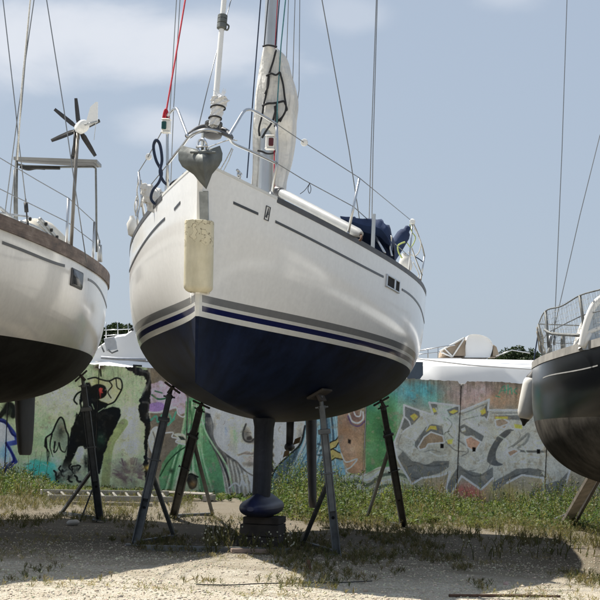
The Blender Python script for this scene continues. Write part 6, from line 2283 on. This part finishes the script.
r_ = np.random.default_rng(77)
sp, ht = [], []
dens = lambda px: np.interp(px, [-40, 0, 40, 60, 120, 200, 240, 270, 285, 330, 360, 400, 450, 520, 600, 660], [1, 1, .9, .5, .35, .2, .12, .25, 1, .9, 1, 1, 1, 1, 1, 1])
hmax = lambda px: np.interp(px, [-40, 0, 25, 45, 60, 120, 200, 260, 285, 300, 325, 345, 360, 400, 440, 480, 520, 545, 580, 660], [.62, .62, .6, .4, .2, .15, .12, .16, 1.35, 1.65, .9, 1.45, .62, .66, .62, .42, .5, .9, .75, .85])
while len(sp) < 3800:
    px = r_.uniform(-40, 660)
    if r_.random() > dens(px):
        continue
    y = 23.4 + 9.3 * r_.random() ** .8
    if px < 260:
        y = 28.0 + 4.7 * r_.random() ** .6
    x = (px - 298) * y / F_PX
    patch = fbm(np.array([x * .9 + 20]), np.array([y * .6]), 300)[0]
    if patch < .34:
        continue
    sp.append((x, y, 0.0))
    h = .84 * hmax(px) * (.25 + .75 * r_.random() ** 1.3) * (.5 + patch * .95) * np.interp(y, [23.4, 25, 28, 33], [.25, .42, .8, 1.1])
    ht.append(max(.08, h))
sp, ht = np.array(sp), np.array(ht)
tag(plants("weeds", sp, ht, 17, .115, .14, [(.11, .15, .045), (.085, .135, .04), (.15, .18, .06), (.06, .10, .033), (.17, .18, .08)], 5, .22, True, .55, .16),
    "tall flowering weeds growing along the foot of the graffiti wall", "weeds", kind="stuff")

tall = []
while len(tall) < 420:
    px = r_.choice([r_.uniform(275, 345), r_.uniform(345, 660), r_.uniform(-40, 45)], p=[.25, .6, .15])
    y = 25.5 + 7 * r_.random()
    tall.append(((px - 298) * y / F_PX, y, 0.0))
tall = np.array(tall)
tag(plants("tall_stalks", tall, r_.uniform(.3, .95, len(tall)) * np.interp(tall[:, 1], [25, 31], [.55, 1.0]), 9, .09, .09, [(.20, .18, .09), (.15, .16, .06), (.26, .21, .12), (.11, .14, .045)], 15, .16, True, .9, .35),
    "dry seeding stalks rising above the weeds at the wall", "weeds", kind="stuff")

# short grass in tufts over the yard
sp, ht = [], []
while len(sp) < 7500:
    y = 12.0 + 17.5 * r_.random() ** .8
    px = r_.uniform(-30, 640)
    x = (px - 298) * y / F_PX
    g = fbm(np.array([x * 1.5 + 3]), np.array([y * .55 + 8]), 330, 4)[0]
    thr = np.interp(y, [12, 14, 16.5, 19, 22, 25, 30], [.67, .645, .61, .585, .52, .41, .40])
    if px > 330:
        thr -= .015
    if px > 260 and 20.5 < y < 25.5:
        thr -= .10
    if 60 < px < 150 and 15.5 < y < 18.5:
        thr -= .07
    if g < thr or (196 < px < 256 and y > 23) or (130 < px < 300 and 20 < y < 28 and r_.random() < .6):
        continue
    sp.append((x + r_.normal(0, .03), y + r_.normal(0, .05), 0.0))
    ht.append(r_.uniform(.03, .11) * np.interp(y, [12, 17, 21, 26], [.7, .85, 1.0, 1.9]) * np.interp(g - thr, [0, .1], [.7, 1.4]))
sp, ht = np.array(sp), np.array(ht)
tag(plants("grass", sp, ht, 16, .062, .05, [(.13, .125, .055), (.10, .11, .04), (.21, .175, .09), (.16, .135, .075)], 6, .4, False, .95, 0.0),
    "sparse dry grass tufts growing through the gravel", "grass", kind="stuff")
sp = []
while len(sp) < 1000:
    px, y = r_.uniform(-20, 640), 11.6 + 6.5 * r_.random()
    x = (px - 298) * y / F_PX
    if fbm(np.array([x * 1.1 + 30]), np.array([y * 1.1]), 360, 4)[0] > .56:
        sp.append((x, y, 0.0))
sp = np.array(sp)
tag(plants("dry_grass", sp, r_.uniform(.02, .06, len(sp)), 10, .05, .05, [(.30, .25, .13), (.24, .22, .10), (.36, .30, .18), (.17, .17, .07)], 19, .5, False, .7, 0.0),
    "low dry grass in the gravel at the front", "grass", kind="stuff")
# taller seeding stalks round the keel blocks
sp = np.array([gnd(r_.uniform(205, 300), r_.uniform(533, 553)) for _ in range(190)] + [gnd(r_.uniform(460, 600), r_.uniform(525, 560)) for _ in range(120)])
tag(plants("grass_stalks", sp, r_.uniform(.06, .22, len(sp)), 7, .075, .09, [(.17, .16, .075), (.13, .135, .05), (.22, .19, .11)], 9, .25, True, 1.0, .25),
    "thin seeding grass stalks by the keel blocks", "grass", kind="stuff")

# loose stones
ico = np.array([(0, 0, 1)] + [(.894 * math.cos(q), .894 * math.sin(q), .447) for q in np.arange(5) * 2 * math.pi / 5] + [(.894 * math.cos(q), .894 * math.sin(q), -.447) for q in (np.arange(5) + .5) * 2 * math.pi / 5] + [(0, 0, -1)])
icf = np.array([(0, 1, 2), (0, 2, 3), (0, 3, 4), (0, 4, 5), (0, 5, 1), (1, 6, 2), (2, 7, 3), (3, 8, 4), (4, 9, 5), (5, 10, 1), (6, 7, 2), (7, 8, 3), (8, 9, 4), (9, 10, 5), (10, 6, 1), (11, 7, 6), (11, 8, 7), (11, 9, 8), (11, 10, 9), (11, 6, 10)])
NP = 42000
yy = 10.2 + 13 * r_.random(NP) ** 1.35
xx = (r_.uniform(-40, 650, NP) - 298) * yy / F_PX
sz = .003 + .0075 * r_.random(NP) ** 2.6
sz = np.where(r_.random(NP) < .006, sz * 2.2, sz)
zz = gheight(xx, yy) + sz * .25
keep = (fbm(xx * 1.2, yy * 1.2, 350) > .33) & (r_.random(NP) < np.interp(yy, [11, 15, 19, 23], [1, 1, .5, .2]))
xx, yy, sz, zz = xx[keep], yy[keep], sz[keep], zz[keep]
NP = len(xx)
sc3 = sz[:, None, None] * (1 + .35 * r_.normal(size=(NP, 1, 3))).clip(.5, 1.7) * (1 + .16 * r_.normal(size=(NP, 12, 1))).clip(.6, 1.5)
sc3[..., 2] *= .7
V = ico[None] * sc3
an_ = r_.uniform(0, 6.28, NP)
ca, sa = np.cos(an_)[:, None], np.sin(an_)[:, None]
V = np.stack([V[..., 0] * ca - V[..., 1] * sa, V[..., 0] * sa + V[..., 1] * ca, V[..., 2]], -1) + np.stack([xx, yy, zz], -1)[:, None]
T = np.repeat((np.array([.54, .48, .37]) * r_.uniform(.7, 1.25, (NP, 1)) * (1 + .05 * r_.normal(size=(NP, 3)))), 12, 0)
Fp = (icf[None] + (np.arange(NP) * 12)[:, None, None]).reshape(-1, 3)
tag(big_mesh("gravel_stones", V.reshape(-1, 3), Fp, M["pebble"], None, np.clip(T, .03, .75), False, 3), "loose pale gravel stones strewn over the yard", "gravel", kind="stuff")
